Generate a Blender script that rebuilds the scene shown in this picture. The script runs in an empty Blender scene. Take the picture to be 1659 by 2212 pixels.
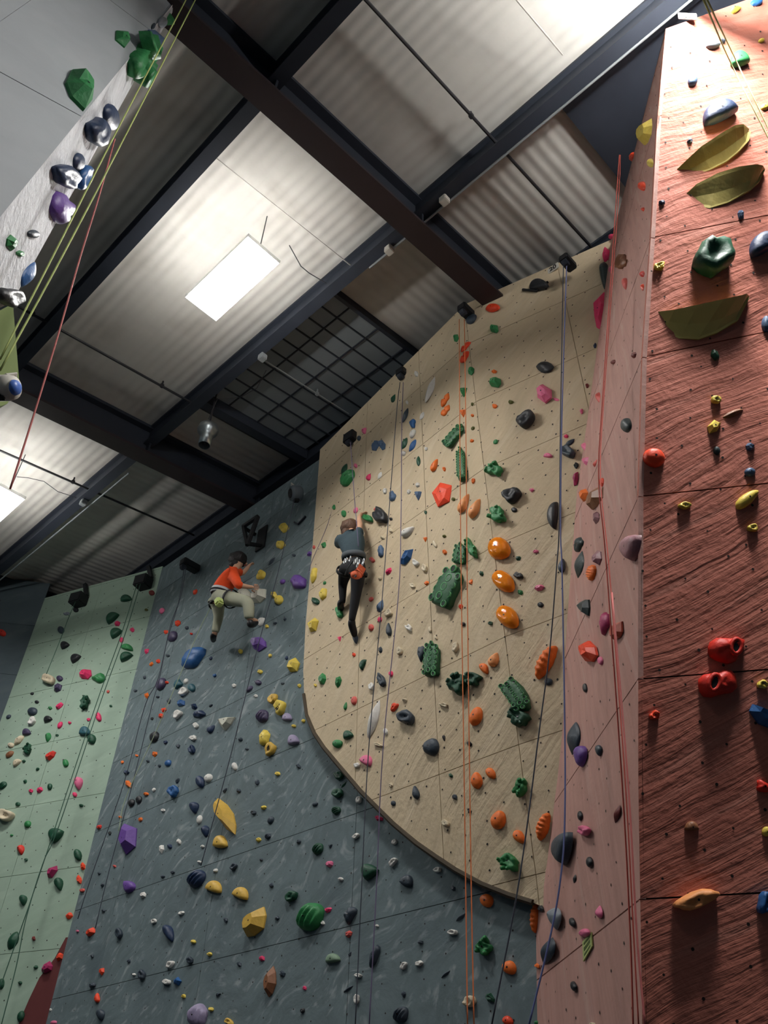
import bpy, bmesh, math, random
from mathutils import Vector, Matrix, noise
from mathutils.bvhtree import BVHTree

# ------------------------------------------------------------------ camera, world, exposure, big lights
FPX = 1780.0                      # focal length in pixels of the 1659 x 2212 frame
PX, PY = 829.5, 1106.0
U = Vector((900 - PX, -927 - PY, FPX)).normalized()         # world up seen from the camera (x right, y down, z forward)
A = Vector((-1600 - PX, 2580 - PY, FPX)); A = (A - A.dot(U) * U).normalized()   # world +Y: along the purlins and the grey wall
XC = A.cross(U).normalized()                                 # world +X: towards the grey wall
EYE = Vector((0, 0, 0))          # the eye is the origin; the floor lies 1.6 m below it
FLOOR = -1.6

scene = bpy.context.scene
cam_data = bpy.data.cameras.new('camera')
cam_data.sensor_fit = 'VERTICAL'; cam_data.sensor_height = 36.0
cam_data.lens = FPX / 2212.0 * 36.0
cam_data.clip_start = 0.05; cam_data.clip_end = 200
cam = bpy.data.objects.new('camera', cam_data); scene.collection.objects.link(cam)
right = Vector((XC.x, A.x, U.x)); down = Vector((XC.y, A.y, U.y)); fwd = Vector((XC.z, A.z, U.z))
M = Matrix((right, -down, -fwd)).transposed().to_4x4(); M.translation = EYE
cam.matrix_world = M
scene.camera = cam

world = bpy.data.worlds.new('world'); scene.world = world; world.use_nodes = True
bg = world.node_tree.nodes['Background']
bg.inputs[0].default_value = (0.42, 0.62, 0.80, 1); bg.inputs[1].default_value = 0.06
scene.view_settings.view_transform = 'Standard'; scene.view_settings.look = 'None'
scene.view_settings.gamma = 1.0; scene.view_settings.use_curve_mapping = False
scene.view_settings.exposure = 0.0
scene.cycles.use_denoising = True
scene.cycles.max_bounces = 6
scene.cycles.sample_clamp_indirect = 4.0
LAMP_E = 118.0                    # strength of the lamps' diffusers

RX, RY = right, down
def ray(px, py):
    c = (px - PX, py - PY, FPX)
    return right * c[0] + down * c[1] + fwd * c[2]
def proj(p):
    z = p.dot(fwd); return PX + FPX * p.dot(right) / z, PY + FPX * p.dot(down) / z
def onX(px, py, X):
    r = ray(px, py); return r * (X / r.x)
def onY(px, py, Y):
    r = ray(px, py); return r * (Y / r.y)
def onZ(px, py, Z):
    r = ray(px, py); return r * (Z / r.z)
def onplane(px, py, p, n):
    r = ray(px, py); d = r.dot(n)
    return r * (p.dot(n) / d)

# ------------------------------------------------------------------ materials
def srgb(r, g, b):
    f = lambda v: (v / 255 / 12.92) if v / 255 <= 0.04045 else ((v / 255 + 0.055) / 1.055) ** 2.4
    return (f(r), f(g), f(b), 1)
def mat(name, col, rough=0.6, metal=0.0, var=0.12, scale=9.0, bump=0.0, emit=0.0, spec=0.4):
    m = bpy.data.materials.new(name); m.use_nodes = True
    nt = m.node_tree; b = nt.nodes['Principled BSDF']
    b.inputs['Roughness'].default_value = rough; b.inputs['Metallic'].default_value = metal
    b.inputs['Specular IOR Level'].default_value = spec
    tc = nt.nodes.new('ShaderNodeTexCoord'); nz = nt.nodes.new('ShaderNodeTexNoise')
    nz.inputs['Scale'].default_value = scale; nz.inputs['Detail'].default_value = 4
    nt.links.new(tc.outputs['Object'], nz.inputs['Vector'])
    mx = nt.nodes.new('ShaderNodeMix'); mx.data_type = 'RGBA'
    mx.inputs[6].default_value = tuple(c * (1 - var) for c in col[:3]) + (1,)
    mx.inputs[7].default_value = tuple(min(1, c * (1 + var) + var * 0.02) for c in col[:3]) + (1,)
    nt.links.new(nz.outputs['Fac'], mx.inputs[0]); nt.links.new(mx.outputs[2], b.inputs['Base Color'])
    if bump:
        bp = nt.nodes.new('ShaderNodeBump'); bp.inputs['Strength'].default_value = bump; bp.inputs['Distance'].default_value = 0.02
        nt.links.new(nz.outputs['Fac'], bp.inputs['Height']); nt.links.new(bp.outputs['Normal'], b.inputs['Normal'])
    if emit:
        b.inputs['Emission Color'].default_value = col; b.inputs['Emission Strength'].default_value = emit
    return m

def wall_mat(name, col, along, normal, fine=0.5, dist=0.012, strokes=7.0, stretch=0.1, wear=None, wear_amt=0.0, dark=None, dark_amt=0.0, wobble=0.5, var=0.1, wear_scale=1.0):
    """troweled climbing-wall coat: long strokes in one direction, worn chalky patches"""
    m = bpy.data.materials.new(name); m.use_nodes = True
    nt = m.node_tree; N = nt.nodes; L = nt.links; b = N['Principled BSDF']
    b.inputs['Roughness'].default_value = 0.78; b.inputs['Specular IOR Level'].default_value = 0.25
    geo = N.new('ShaderNodeNewGeometry')
    along = Vector(along).normalized(); normal = Vector(normal).normalized(); across = normal.cross(along).normalized()
    wob = N.new('ShaderNodeTexNoise'); wob.inputs['Scale'].default_value = 0.9; wob.inputs['Detail'].default_value = 2
    L.new(geo.outputs['Position'], wob.inputs['Vector'])
    wv = N.new('ShaderNodeVectorMath'); wv.operation = 'MULTIPLY_ADD'
    wv.inputs[1].default_value = (wobble,) * 3
    L.new(wob.outputs['Color'], wv.inputs[0]); L.new(geo.outputs['Position'], wv.inputs[2])
    comb = N.new('ShaderNodeCombineXYZ')
    for i, (v, s) in enumerate(((along, strokes * stretch), (across, strokes), (normal, strokes * 0.5))):
        d = N.new('ShaderNodeVectorMath'); d.operation = 'DOT_PRODUCT'; d.inputs[1].default_value = v * s
        L.new(wv.outputs[0], d.inputs[0]); L.new(d.outputs['Value'], comb.inputs[i])
    n1 = N.new('ShaderNodeTexNoise'); n1.inputs['Scale'].default_value = 1.0; n1.inputs['Detail'].default_value = 5; n1.inputs['Roughness'].default_value = 0.62
    L.new(comb.outputs[0], n1.inputs['Vector'])
    rp = N.new('ShaderNodeValToRGB'); rp.color_ramp.elements[0].position = 0.36; rp.color_ramp.elements[1].position = 0.60
    L.new(n1.outputs['Fac'], rp.inputs[0])
    n2 = N.new('ShaderNodeTexNoise'); n2.inputs['Scale'].default_value = 2.6; n2.inputs['Detail'].default_value = 6; n2.inputs['Roughness'].default_value = 0.65
    L.new(geo.outputs['Position'], n2.inputs['Vector'])
    mx = N.new('ShaderNodeMix'); mx.data_type = 'RGBA'
    mx.inputs[6].default_value = tuple(c * (1 - var * 1.6) for c in col[:3]) + (1,)
    mx.inputs[7].default_value = tuple(min(1, c * (1 + var)) for c in col[:3]) + (1,)
    ad = N.new('ShaderNodeMath'); ad.operation = 'MULTIPLY_ADD'; ad.inputs[1].default_value = 0.45
    L.new(rp.outputs[0], ad.inputs[0]); 
    mm = N.new('ShaderNodeMath'); mm.operation = 'MULTIPLY'; mm.inputs[1].default_value = 0.55
    L.new(n2.outputs['Fac'], mm.inputs[0]); L.new(mm.outputs[0], ad.inputs[2]); L.new(ad.outputs[0], mx.inputs[0])
    out = mx.outputs[2]
    def patch(out, colr, amt, sc, lo, hi, st):
        n3 = N.new('ShaderNodeTexNoise'); n3.inputs['Scale'].default_value = sc * (wear_scale if st else 1); n3.inputs['Detail'].default_value = 5
        if st: L.new(comb.outputs[0], n3.inputs['Vector'])
        else: L.new(geo.outputs['Position'], n3.inputs['Vector'])
        r3 = N.new('ShaderNodeValToRGB'); r3.color_ramp.elements[0].position = lo; r3.color_ramp.elements[1].position = hi
        r3.color_ramp.elements[1].color = (amt, amt, amt, 1)
        L.new(n3.outputs['Fac'], r3.inputs[0])
        m3 = N.new('ShaderNodeMix'); m3.data_type = 'RGBA'; m3.inputs[7].default_value = colr
        L.new(out, m3.inputs[6]); L.new(r3.outputs[0], m3.inputs[0])
        return m3.outputs[2]
    if wear: out = patch(out, wear, wear_amt, 0.9, 0.56, 0.72, True)
    if dark: out = patch(out, dark, dark_amt, 1.3, 0.55, 0.72, False)
    L.new(out, b.inputs['Base Color'])
    bp = N.new('ShaderNodeBump'); bp.inputs['Strength'].default_value = fine; bp.inputs['Distance'].default_value = dist
    L.new(n1.outputs['Fac'], bp.inputs['Height'])
    bp2 = N.new('ShaderNodeBump'); bp2.inputs['Strength'].default_value = fine * 0.3; bp2.inputs['Distance'].default_value = dist
    n4 = N.new('ShaderNodeTexNoise'); n4.inputs['Scale'].default_value = 22; n4.inputs['Detail'].default_value = 3
    L.new(geo.outputs['Position'], n4.inputs['Vector']); L.new(n4.outputs['Fac'], bp2.inputs['Height'])
    L.new(bp.outputs['Normal'], bp2.inputs['Normal']); L.new(bp2.outputs['Normal'], b.inputs['Normal'])
    return m

NA = Vector((-1, 0, 0))
GREEN_DIR = Vector((-0.342, 0.94, 0)).normalized(); GREEN_N = Vector((-0.94, -0.342, 0)).normalized()
RF_R = Vector((0.68, -0.73, 0)).normalized()                # towards the far side of the red tower's front
MT = {
 'grey_coat': wall_mat('grey_coat', srgb(108, 123, 127), (0, -0.8, 0.6), NA, 0.6, 0.012, 7.0, 0.42, srgb(176, 184, 186), 0.5, srgb(66, 80, 88), 0.35, wobble=1.2, var=0.16, wear_scale=2.0),
 'tan_coat': wall_mat('tan_coat', srgb(206, 188, 158), (0, -0.70, 0.70), NA, 0.9, 0.02, 9.0, 0.08, srgb(222, 208, 184), 0.4, srgb(182, 162, 130), 0.3, var=0.07),
 'green_coat': wall_mat('green_coat', srgb(156, 178, 160), GREEN_DIR * -0.9 + Vector((0, 0, .35)), GREEN_N, 0.4, 0.01, 6.0, 0.25, srgb(178, 200, 182), 0.4, var=0.07),
 'red_coat': wall_mat('red_coat', srgb(186, 114, 97), RF_R * 0.86 + Vector((0, 0, 0.46)), (-0.7, -0.66, -0.27), 0.9, 0.02, 11.0, 0.06, srgb(182, 138, 124), 0.35, srgb(146, 84, 72), 0.3, wobble=0.22, var=0.08),
 'red_side_coat': wall_mat('red_side_coat', srgb(188, 146, 136), (0.12, 0.2, 0.95), (-0.7, 0.6, 0), 0.5, 0.012, 12.0, 0.07, srgb(200, 172, 164), 0.6, srgb(158, 104, 94), 0.3, wobble=0.3, var=0.12),
 'left_smooth': wall_mat('left_smooth', srgb(166, 171, 174), (0.5, 0.5, 0.6), (0.82, -0.57, 0), 0.3, 0.008, 4.0, 0.2, srgb(182, 185, 186), 0.4, var=0.06),
 'left_white': wall_mat('left_white', srgb(212, 214, 218), (-0.25, 0, 1), (0.89, -0.45, 0), 1.0, 0.05, 8.0, 0.14, srgb(230, 230, 232), 0.3, wobble=0.3, var=0.08),
 'left_green': wall_mat('left_green', srgb(134, 150, 96), (0, 0, 1), (0, -1, 0), 0.3, 0.01, 5.0, 0.2, var=0.08),
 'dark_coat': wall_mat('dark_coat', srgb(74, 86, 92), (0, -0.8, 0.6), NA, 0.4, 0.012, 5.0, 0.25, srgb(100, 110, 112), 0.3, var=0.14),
 'maroon': mat('maroon', srgb(96, 44, 44), 0.8),
 'seam': mat('seam', srgb(46, 42, 38), 0.9),
 'deck': wall_mat('deck', srgb(190, 188, 182), (1, 0.02, 0), (0, 0, -1), 0.2, 0.006, 1.6, 0.3, srgb(206, 204, 196), 0.4, srgb(150, 144, 134), 0.45, var=0.07),
 'tile': mat('tile', srgb(120, 128, 134), 0.8, scale=3),
 'steel': mat('steel', srgb(36, 42, 53), 0.65, scale=2, var=0.3),  # bluish lift of the base colour stands in for haze
 'primer': mat('primer', srgb(46, 34, 38), 0.6, scale=2, var=0.3),
 'pipe': mat('pipe', srgb(38, 38, 42), 0.5),
 'palepipe': mat('palepipe', srgb(190, 186, 180), 0.4),
 'galv': mat('galv', srgb(150, 156, 158), 0.4, 0.3),
 'white_box': mat('white_box', srgb(200, 196, 186), 0.6),
 'alu': mat('alu', srgb(170, 180, 184), 0.28, 0.8),
 'black': mat('black', srgb(24, 26, 30), 0.6),
 'floor': mat('floor', srgb(44, 48, 54), 0.8, scale=2),
 'hole': mat('hole', srgb(34, 28, 26), 0.9),
}
HC = {'green': (46, 128, 72), 'darkgreen': (22, 74, 52), 'olive': (92, 96, 44), 'sage': (120, 146, 122), 'white': (226, 224, 218), 'offwhite': (206, 206, 190),
 'cream': (214, 200, 172), 'slate': (52, 64, 76), 'darkslate': (38, 54, 56), 'steel': (70, 96, 128), 'blue': (40, 92, 150), 'navy': (30, 50, 82), 'black': (30, 33, 38),
 'orange': (244, 118, 40), 'eggorange': (250, 138, 24), 'redorange': (238, 72, 36), 'peach': (238, 158, 96), 'coral': (214, 92, 84), 'pink': (226, 112, 150),
 'hotpink': (228, 56, 108), 'magenta': (170, 46, 98), 'red': (214, 48, 34), 'yellow': (226, 200, 84), 'gold': (216, 176, 78), 'purple': (104, 70, 150),
 'plum': (66, 58, 88), 'lavender': (150, 140, 170), 'teal': (44, 92, 104), 'mauve': (150, 104, 112), 'maroon': (112, 40, 38), 'brown': (140, 92, 62),
 'brick': (178, 78, 54), 'grey': (134, 142, 150)}
HM = {k: mat('hold_' + k, srgb(*v), 0.12 if k == 'eggorange' else 0.5, scale=26, var=0.16, bump=0.25) for k, v in HC.items()}
HM['darkgreen_rim'] = mat('darkgreen_rim', srgb(84, 158, 98), 0.45, scale=30)
HM['comb'] = mat('comb', srgb(30, 86, 52), .5, scale=20, bump=.2)
HM['darkcell'] = mat('darkcell', srgb(14, 40, 30), .8)
HM['dish'] = mat('dish', srgb(208, 190, 110), .5, scale=14, var=.1, bump=.2)
HM['bolt'] = mat('bolt', srgb(40, 40, 44), 0.4, 0.6)

# ------------------------------------------------------------------ helpers
def link(name, me, m=None, parent=None, smooth=False):
    o = bpy.data.objects.new(name, me); scene.collection.objects.link(o)
    if m is not None and not me.materials: me.materials.append(m)
    if parent is not None: o.parent = parent
    if smooth:
        for p in me.polygons: p.use_smooth = True
    return o
def obj(name, bm, m=None, parent=None, smooth=False):
    me = bpy.data.meshes.new(name); bm.to_mesh(me); bm.free()
    return link(name, me, m, parent, smooth)
def tag(o, label, cat, group=None, kind=None):
    o['label'] = label; o['category'] = cat
    if group: o['group'] = group
    if kind: o['kind'] = kind
    return o
def empty(name, loc=(0, 0, 0)):
    o = bpy.data.objects.new(name, None); scene.collection.objects.link(o); o.location = loc; o.empty_display_size = .1; return o
def box(bm, c, s, R=None, bev=0.0):
    r = bmesh.ops.create_cube(bm, size=1.0); vs = r['verts']
    for v in vs:
        v.co = Vector((v.co.x * s[0], v.co.y * s[1], v.co.z * s[2]))
    if bev:
        es = list({e for v in vs for e in v.link_edges})
        rr = bmesh.ops.bevel(bm, geom=es, offset=bev, segments=2, affect='EDGES'); vs = list({v for f in rr['faces'] for v in f.verts} | {v for v in vs if v.is_valid})
    for v in vs:
        co = R @ v.co if R is not None else v.co
        v.co = co + Vector(c)
    return vs
def tube(bm, pts, rad, seg=6, caps=True):
    pts = [Vector(p) for p in pts]; rings = []
    for i, p in enumerate(pts):
        t = (pts[min(i + 1, len(pts) - 1)] - pts[max(i - 1, 0)]).normalized()
        a = t.orthogonal().normalized() if i == 0 else (a - a.dot(t) * t).normalized()
        b = t.cross(a); r = rad[i] if isinstance(rad, (list, tuple)) else rad
        rings.append([bm.verts.new(p + (a * math.cos(k * 2 * math.pi / seg) + b * math.sin(k * 2 * math.pi / seg)) * r) for k in range(seg)])
    for i in range(len(rings) - 1):
        for k in range(seg):
            bm.faces.new((rings[i][k], rings[i][(k + 1) % seg], rings[i + 1][(k + 1) % seg], rings[i + 1][k]))
    if caps:
        bm.faces.new(rings[0][::-1]); bm.faces.new(rings[-1])
def frame(n):
    n = Vector(n).normalized(); x = Vector((0, 0, 1)).cross(n)
    if x.length < 1e-3: x = Vector((1, 0, 0))
    x.normalize(); y = n.cross(x)
    return Matrix((x, y, n)).transposed()
def clip(poly, a, b, c):
    """part of the polygon (list of 2-tuples) where a*u + b*v <= c"""
    out = []
    for i in range(len(poly)):
        p, q = poly[i], poly[(i + 1) % len(poly)]
        dp, dq = a * p[0] + b * p[1] - c, a * q[0] + b * q[1] - c
        if dp <= 0: out.append(p)
        if dp * dq < 0:
            t = dp / (dp - dq); out.append((p[0] + (q[0] - p[0]) * t, p[1] + (q[1] - p[1]) * t))
    return out
def rect(poly, u0, u1, v0, v1):
    for k in ((1, 0, u1), (-1, 0, -u0), (0, 1, v1), (0, -1, -v0)):
        poly = clip(poly, *k)
        if len(poly) < 3: return []
    return poly
def area2(p):
    return abs(sum(p[i][0] * p[(i + 1) % len(p)][1] - p[(i + 1) % len(p)][0] * p[i][1] for i in range(len(p)))) / 2

SURF = {}          # smooth face soup of every wall, for seating holds on it
def wall_surface(name, root_name, outline, us, vs, S, N, m, label, cat='wall', thick=0.04, gap=0.006, cell=0.5, kind='structure', parent=None, holes=None):
    """A wall face built of panels with recessed joints. outline: polygon in (u, v); us, vs: joint lines; S(u, v) -> point; N: outward normal"""
    root = parent or empty(root_name)
    if parent is None: tag(root, label, cat, kind=kind)
    N = Vector(N).normalized()
    umin, umax = min(p[0] for p in outline), max(p[0] for p in outline); vmin, vmax = min(p[1] for p in outline), max(p[1] for p in outline)
    U_ = [umin - 1] + [u for u in sorted(us) if umin < u < umax] + [umax + 1]
    V_ = [vmin - 1] + [v for v in sorted(vs) if vmin < v < vmax] + [vmax + 1]
    soup_v, soup_f = [], []
    bb = bmesh.new()                                   # dark backing that shows in the joints
    for i in range(len(U_) - 1):
        for j in range(len(V_) - 1):
            g = gap / 2
            base = rect(outline, U_[i], U_[i + 1], V_[j], V_[j + 1])
            if not base or area2(base) < 0.004: continue
            cellp = rect(outline, U_[i] + g, U_[i + 1] - g, V_[j] + g, V_[j + 1] - g)
            if not cellp: continue
            bm = bmesh.new()
            a0, a1 = min(p[0] for p in cellp), max(p[0] for p in cellp); b0, b1 = min(p[1] for p in cellp), max(p[1] for p in cellp)
            nu, nv = max(1, math.ceil((a1 - a0) / cell)), max(1, math.ceil((b1 - b0) / cell))
            for iu in range(nu):
                for iv in range(nv):
                    q = rect(cellp, a0 + (a1 - a0) * iu / nu, a0 + (a1 - a0) * (iu + 1) / nu, b0 + (b1 - b0) * iv / nv, b0 + (b1 - b0) * (iv + 1) / nv)
                    if len(q) < 3 or area2(q) < 1e-6: continue
                    qq = []
                    for p in q:
                        if not qq or (abs(p[0] - qq[-1][0]) + abs(p[1] - qq[-1][1])) > 1e-5: qq.append(p)
                    if len(qq) > 2 and abs(qq[0][0] - qq[-1][0]) + abs(qq[0][1] - qq[-1][1]) < 1e-5: qq.pop()
                    if len(qq) < 3: continue
                    P = [S(*p) for p in qq]
                    k0 = len(soup_v); soup_v += P; soup_f.append(tuple(range(k0, k0 + len(P))))
                    vv = [bm.verts.new(p - N * thick) for p in P]
                    try: bm.faces.new(vv)
                    except ValueError: pass
                    bb.faces.new([bb.verts.new(p - N * (thick * 0.55)) for p in P])
            bmesh.ops.remove_doubles(bm, verts=bm.verts, dist=0.002)
            if not bm.faces: bm.free(); continue
            ex = bmesh.ops.extrude_face_region(bm, geom=list(bm.faces))
            for v in ex['geom']:
                if isinstance(v, bmesh.types.BMVert): v.co += N * thick
            bmesh.ops.recalc_face_normals(bm, faces=bm.faces)
            obj('panel', bm, m, root)
    SURF[name] = (soup_v, soup_f)
    bmesh.ops.remove_doubles(bb, verts=bb.verts, dist=0.002)
    bk = obj('joint_backing', bb, MT['seam'], root)
    return root

def bolt_holes(root, S, Nf, outline, du, dv, rad, rnd, inset=0.0):
    """threaded bolt inserts: one joined part, nobody could pick them apart"""
    bm = bmesh.new(); u0, u1 = min(p[0] for p in outline), max(p[0] for p in outline); v0, v1 = min(p[1] for p in outline), max(p[1] for p in outline)
    def inside(u, v):
        c = False
        for i in range(len(outline)):
            (x1, y1), (x2, y2) = outline[i], outline[i - 1]
            if (y1 > v) != (y2 > v) and u < (x2 - x1) * (v - y1) / (y2 - y1) + x1: c = not c
        return c
    u = u0 + du / 2; row = 0
    while u < u1:
        v = v0 + dv * (0.25 if row % 2 else 0.75)
        while v < v1:
            if rnd.random() < 0.9:
                uu, vv = u + rnd.uniform(-.03, .03), v + rnd.uniform(-.03, .03)
                if inside(uu, vv):
                    p = S(uu, vv); n = Nf; R = frame(n)
                    r = rad * rnd.uniform(.8, 1.15)
                    vs = [bm.verts.new(p + n * 0.0025 + R @ Vector((r * math.cos(k * math.pi / 3), r * math.sin(k * math.pi / 3), 0))) for k in range(6)]
                    bm.faces.new(vs)
            v += dv
        u += du; row += 1
    o = obj('bolt_holes', bm, MT['hole'], root); o['kind'] = 'stuff'
    return o

# ------------------------------------------------------------------ walls
rnd = random.Random(7)
ROWS = [-0.95, 0.03, 1.00, 1.97, 2.94, 3.91, 4.88, 5.85, 6.82, 7.79]
ZTOP = 8.33
GX = 5.30
# grey back wall
grey_outline = [(1.0, FLOOR), (10.5, FLOOR), (10.5, ZTOP), (1.0, ZTOP)]
Sg = lambda u, v: Vector((GX, u, v))
wall_grey = wall_surface('grey', 'wall_back', grey_outline, [3.4, 5.5, 7.6, 9.55], ROWS, Sg, NA, MT['grey_coat'], 'slate grey troweled climbing wall behind the climber in orange', cell=3)
bolt_holes(wall_grey, Sg, NA, grey_outline, 0.21, 0.19, 0.0075, rnd)
# green wall, turned a little
P0 = Vector((5.3, 10.5, 0))
Sn = lambda u, v: P0 + GREEN_DIR * u + Vector((0, 0, v))
def green_uv(px, py):
    p = onplane(px, py, P0, GREEN_N); return ((p - P0).dot(GREEN_DIR), p.z)
gl = [green_uv(*q) for q in ((142, 2025), (118, 2070), (85, 2112), (62, 2160), (40, 2212))]
green_outline = [(0.0, ZTOP + .05), (0.0, gl[0][1])] + gl + [(gl[-1][0] + 1.2, FLOOR), (2.53, FLOOR), (2.53, ZTOP + .05)]
wall_green = wall_surface('green', 'wall_left', green_outline, [1.25], [z + .55 for z in ROWS], Sn, GREEN_N, MT['green_coat'], 'pale green climbing wall next to the dark corner', cell=3)
bolt_holes(wall_green, Sn, GREEN_N, green_outline, 0.21, 0.21, 0.009, rnd)
band = [(0.0, gl[0][1])] + gl + [(gl[-1][0] + 1.2, FLOOR), (0, FLOOR)]
wall_surface('band', None, band, [], [], Sn, GREEN_N, MT['maroon'], '', parent=wall_green, cell=3)
# dark return wall past the green one
P1 = Sn(2.53, 0); DR = Vector((math.cos(math.radians(142)), math.sin(math.radians(142)), 0)); DN = Vector((-DR.y, DR.x, 0))
if DN.dot(P1) > 0: DN = -DN
Sd = lambda u, v: P1 + DR * u + Vector((0, 0, v))
wall_dark = wall_surface('dark', 'wall_corner', [(0, FLOOR), (5, FLOOR), (5, 8.7), (0, 8.7)], [2.4], ROWS, Sd, DN, MT['dark_coat'], 'dark grey wall beyond the pale green wall', cell=3)

# tan wall: folds forward at the top, dies into the grey wall at its curved foot
def tanX(Y, z):
    g = max(0.0, min(1.0, (z - 1.9) / 6.5)) ** 0.9
    pf = 0.10 + 0.42 * g
    if Y >= 3.5:
        t = min(1.0, max(0.0, (6.65 - Y) / 3.15)); return GX - (0.09 + (pf - 0.09) * t)
    t = (3.5 - Y) / 1.7; return GX - (pf + (0.10 - pf) * t)
St = lambda u, v: Vector((tanX(u, v), u, v))
def on_tan(px, py):
    X = 5.1
    for _ in range(12):
        p = onX(px, py, X); X = tanX(p.y, p.z)
    return onX(px, py, X)
edge_px = [(690, 985), (675, 1180), (660, 1350), (655, 1450), (657, 1500), (663, 1545), (680, 1585), (700, 1615), (725, 1645), (780, 1710), (850, 1780), (900, 1822), (940, 1850), (985, 1880), (1040, 1910), (1100, 1934), (1152, 1950)]
edge3 = [on_tan(*q) for q in edge_px]
tan_outline = [(1.2, 8.5), (3.45, 8.52)] + [(e.y, e.z) for e in edge3] + [(3.0, 1.5), (1.2, 1.5)]
tan_outline[2] = (edge3[0].y, 8.36)
wall_tan = wall_surface('tan', 'wall_middle', tan_outline, [2.35, 3.5, 4.35, 5.4], ROWS, St, NA, MT['tan_coat'], 'tan climbing wall with a curved foot, behind the woman', cell=0.6, thick=0.085)
bolt_holes(wall_tan, lambda u, v: St(u, v) + Vector((-0.001, 0, 0)), NA, tan_outline, 0.2, 0.18, 0.009, rnd)
bm = bmesh.new(); tube(bm, [e + Vector((-.004, 0, 0)) for e in edge3[4:]], 0.022, 6)
tb = obj('edge_strip', bm, mat('edge_brown', srgb(70, 60, 46), 0.8), wall_tan)
tb['label'] = 'dark edging strip along the curved foot'

# red tower ---------------------------------------------------------------
AR = [(7.15, 3.10, 0.16), (6.4, 3.27, 0.49), (5.43, 3.47, 0.86), (4.51, 3.63, 1.21), (3.51, 3.80, 1.54), (2.85, 3.91, 1.74), (1.86, 4.07, 2.03), (0.8, 4.24, 2.32), (-1.6, 4.6, 2.95)]
BR = [(8.43, 5.26, 1.79), (7.26, 5.26, 2.13), (6.14, 5.26, 2.47), (5.1, 5.26, 2.79), (3.69, 5.26, 3.11), (2.92, 5.28, 3.26), (1.79, 5.30, 3.60), (1.06, 5.30, 3.67), (-1.6, 5.30, 3.95)]
def interp(T, z):
    T = sorted(T)
    if z <= T[0][0]: return Vector((T[0][1], T[0][2], z))
    for a, b in zip(T, T[1:]):
        if z <= b[0]:
            t = (z - a[0]) / (b[0] - a[0]); return Vector((a[1] + (b[1] - a[1]) * t, a[2] + (b[2] - a[2]) * t, z))
    return Vector((T[-1][1], T[-1][2], z))
arris = lambda z: interp(AR, z)
wallline = lambda z: interp(BR, z)
SEAMZ = [0.2, 1.33, 2.42, 3.51, 4.47, 5.38]
def Ss(u, v):            # side face: u 0 at the arris, 1 at the tan wall; v height at the arris
    a = arris(v); ztop = 7.15
    b = wallline(v * (8.43 / 7.15) if v > 6.6 else v + max(0, v - 3.5) * 0.37)
    return a + (b - a) * u
side_n = (Ss(1, 4) - Ss(0, 4)).cross(Ss(0, 5) - Ss(0, 3)).normalized()
if side_n.dot(Ss(.5, 4)) > 0: side_n = -side_n
tower = empty('wall_tower'); tag(tower, 'tall overhanging brick-red climbing tower with a worn paler flank', 'climbing tower', kind='structure')
def tower_panels(name, S, us, vs, m, n, gapu=.003, gapv=.008):
    soup_v, soup_f = [], []; bk = bmesh.new()
    for i in range(len(us) - 1):
        for j in range(len(vs) - 1):
            bm = bmesh.new(); nu, nv = 4, 4; gv = [[None] * (nv + 1) for _ in range(nu + 1)]
            for a in range(nu + 1):
                for b in range(nv + 1):
                    gu0 = gapu if i else 0; gu1 = gapu if i < len(us) - 2 else 0
                    uu = us[i] + gu0 + (us[i + 1] - us[i] - gu0 - gu1) * a / nu; vv = vs[j] + gapv / 2 + (vs[j + 1] - vs[j] - gapv) * b / nv
                    p = S(uu, vv); gv[a][b] = bm.verts.new(p - n * .03)
            for a in range(nu):
                for b in range(nv):
                    f = bm.faces.new((gv[a][b], gv[a + 1][b], gv[a + 1][b + 1], gv[a][b + 1]))
                    k0 = len(soup_v); soup_v += [v.co + n * .03 for v in f.verts]; soup_f.append((k0, k0 + 1, k0 + 2, k0 + 3))
            ex = bmesh.ops.extrude_face_region(bm, geom=list(bm.faces))
            for v in ex['geom']:
                if isinstance(v, bmesh.types.BMVert): v.co += n * .03
            bmesh.ops.recalc_face_normals(bm, faces=bm.faces)
            obj('panel', bm, m, tower)
            q = [S(us[i], vs[j]), S(us[i + 1], vs[j]), S(us[i + 1], vs[j + 1]), S(us[i], vs[j + 1])]
            bk.faces.new([bk.verts.new(p - n * .02) for p in q])
    SURF[name] = (soup_v, soup_f); obj('joint_backing', bk, MT['seam'], tower)
tower_panels('side', Ss, [0, 1], [-1.6] + SEAMZ + [6.4, 7.15], MT['red_side_coat'], side_n)
RT = [(7.15, -18), (5.38, 465), (4.47, 716), (3.51, 1044), (2.42, 1446), (1.33, 1928), (0.2, 2600)]   # where each joint leaves the frame at x = 1659
RIGHT = []
for z, y in RT:
    a = arris(z); nn = Vector((0.73, 0.68, 0)).normalized(); p = onplane(1659, y, a, nn); RIGHT.append((z, a + (p - a).normalized() * 2.6))
RIGHT.append((-1.6, arris(-1.6) + RF_R * 2.6)); RIGHT.sort(key=lambda t: t[0])
def Sf(u, v):
    a = arris(v)
    for (z0, p0), (z1, p1) in zip(RIGHT, RIGHT[1:]):
        if v <= z1 + 1e-6: b = p0.lerp(p1, (v - z0) / (z1 - z0)); break
    else: b = RIGHT[-1][1]
    return a.lerp(b, u)
front_n = (Sf(1, 3.5) - Sf(0, 3.5)).cross(Sf(0, 5) - Sf(0, 2)).normalized()
if front_n.dot(Sf(.3, 3.5)) > 0: front_n = -front_n
tower_panels('front', Sf, [0, 0.53, 1], [-1.6] + SEAMZ + [7.15], MT['red_coat'], front_n)
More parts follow.
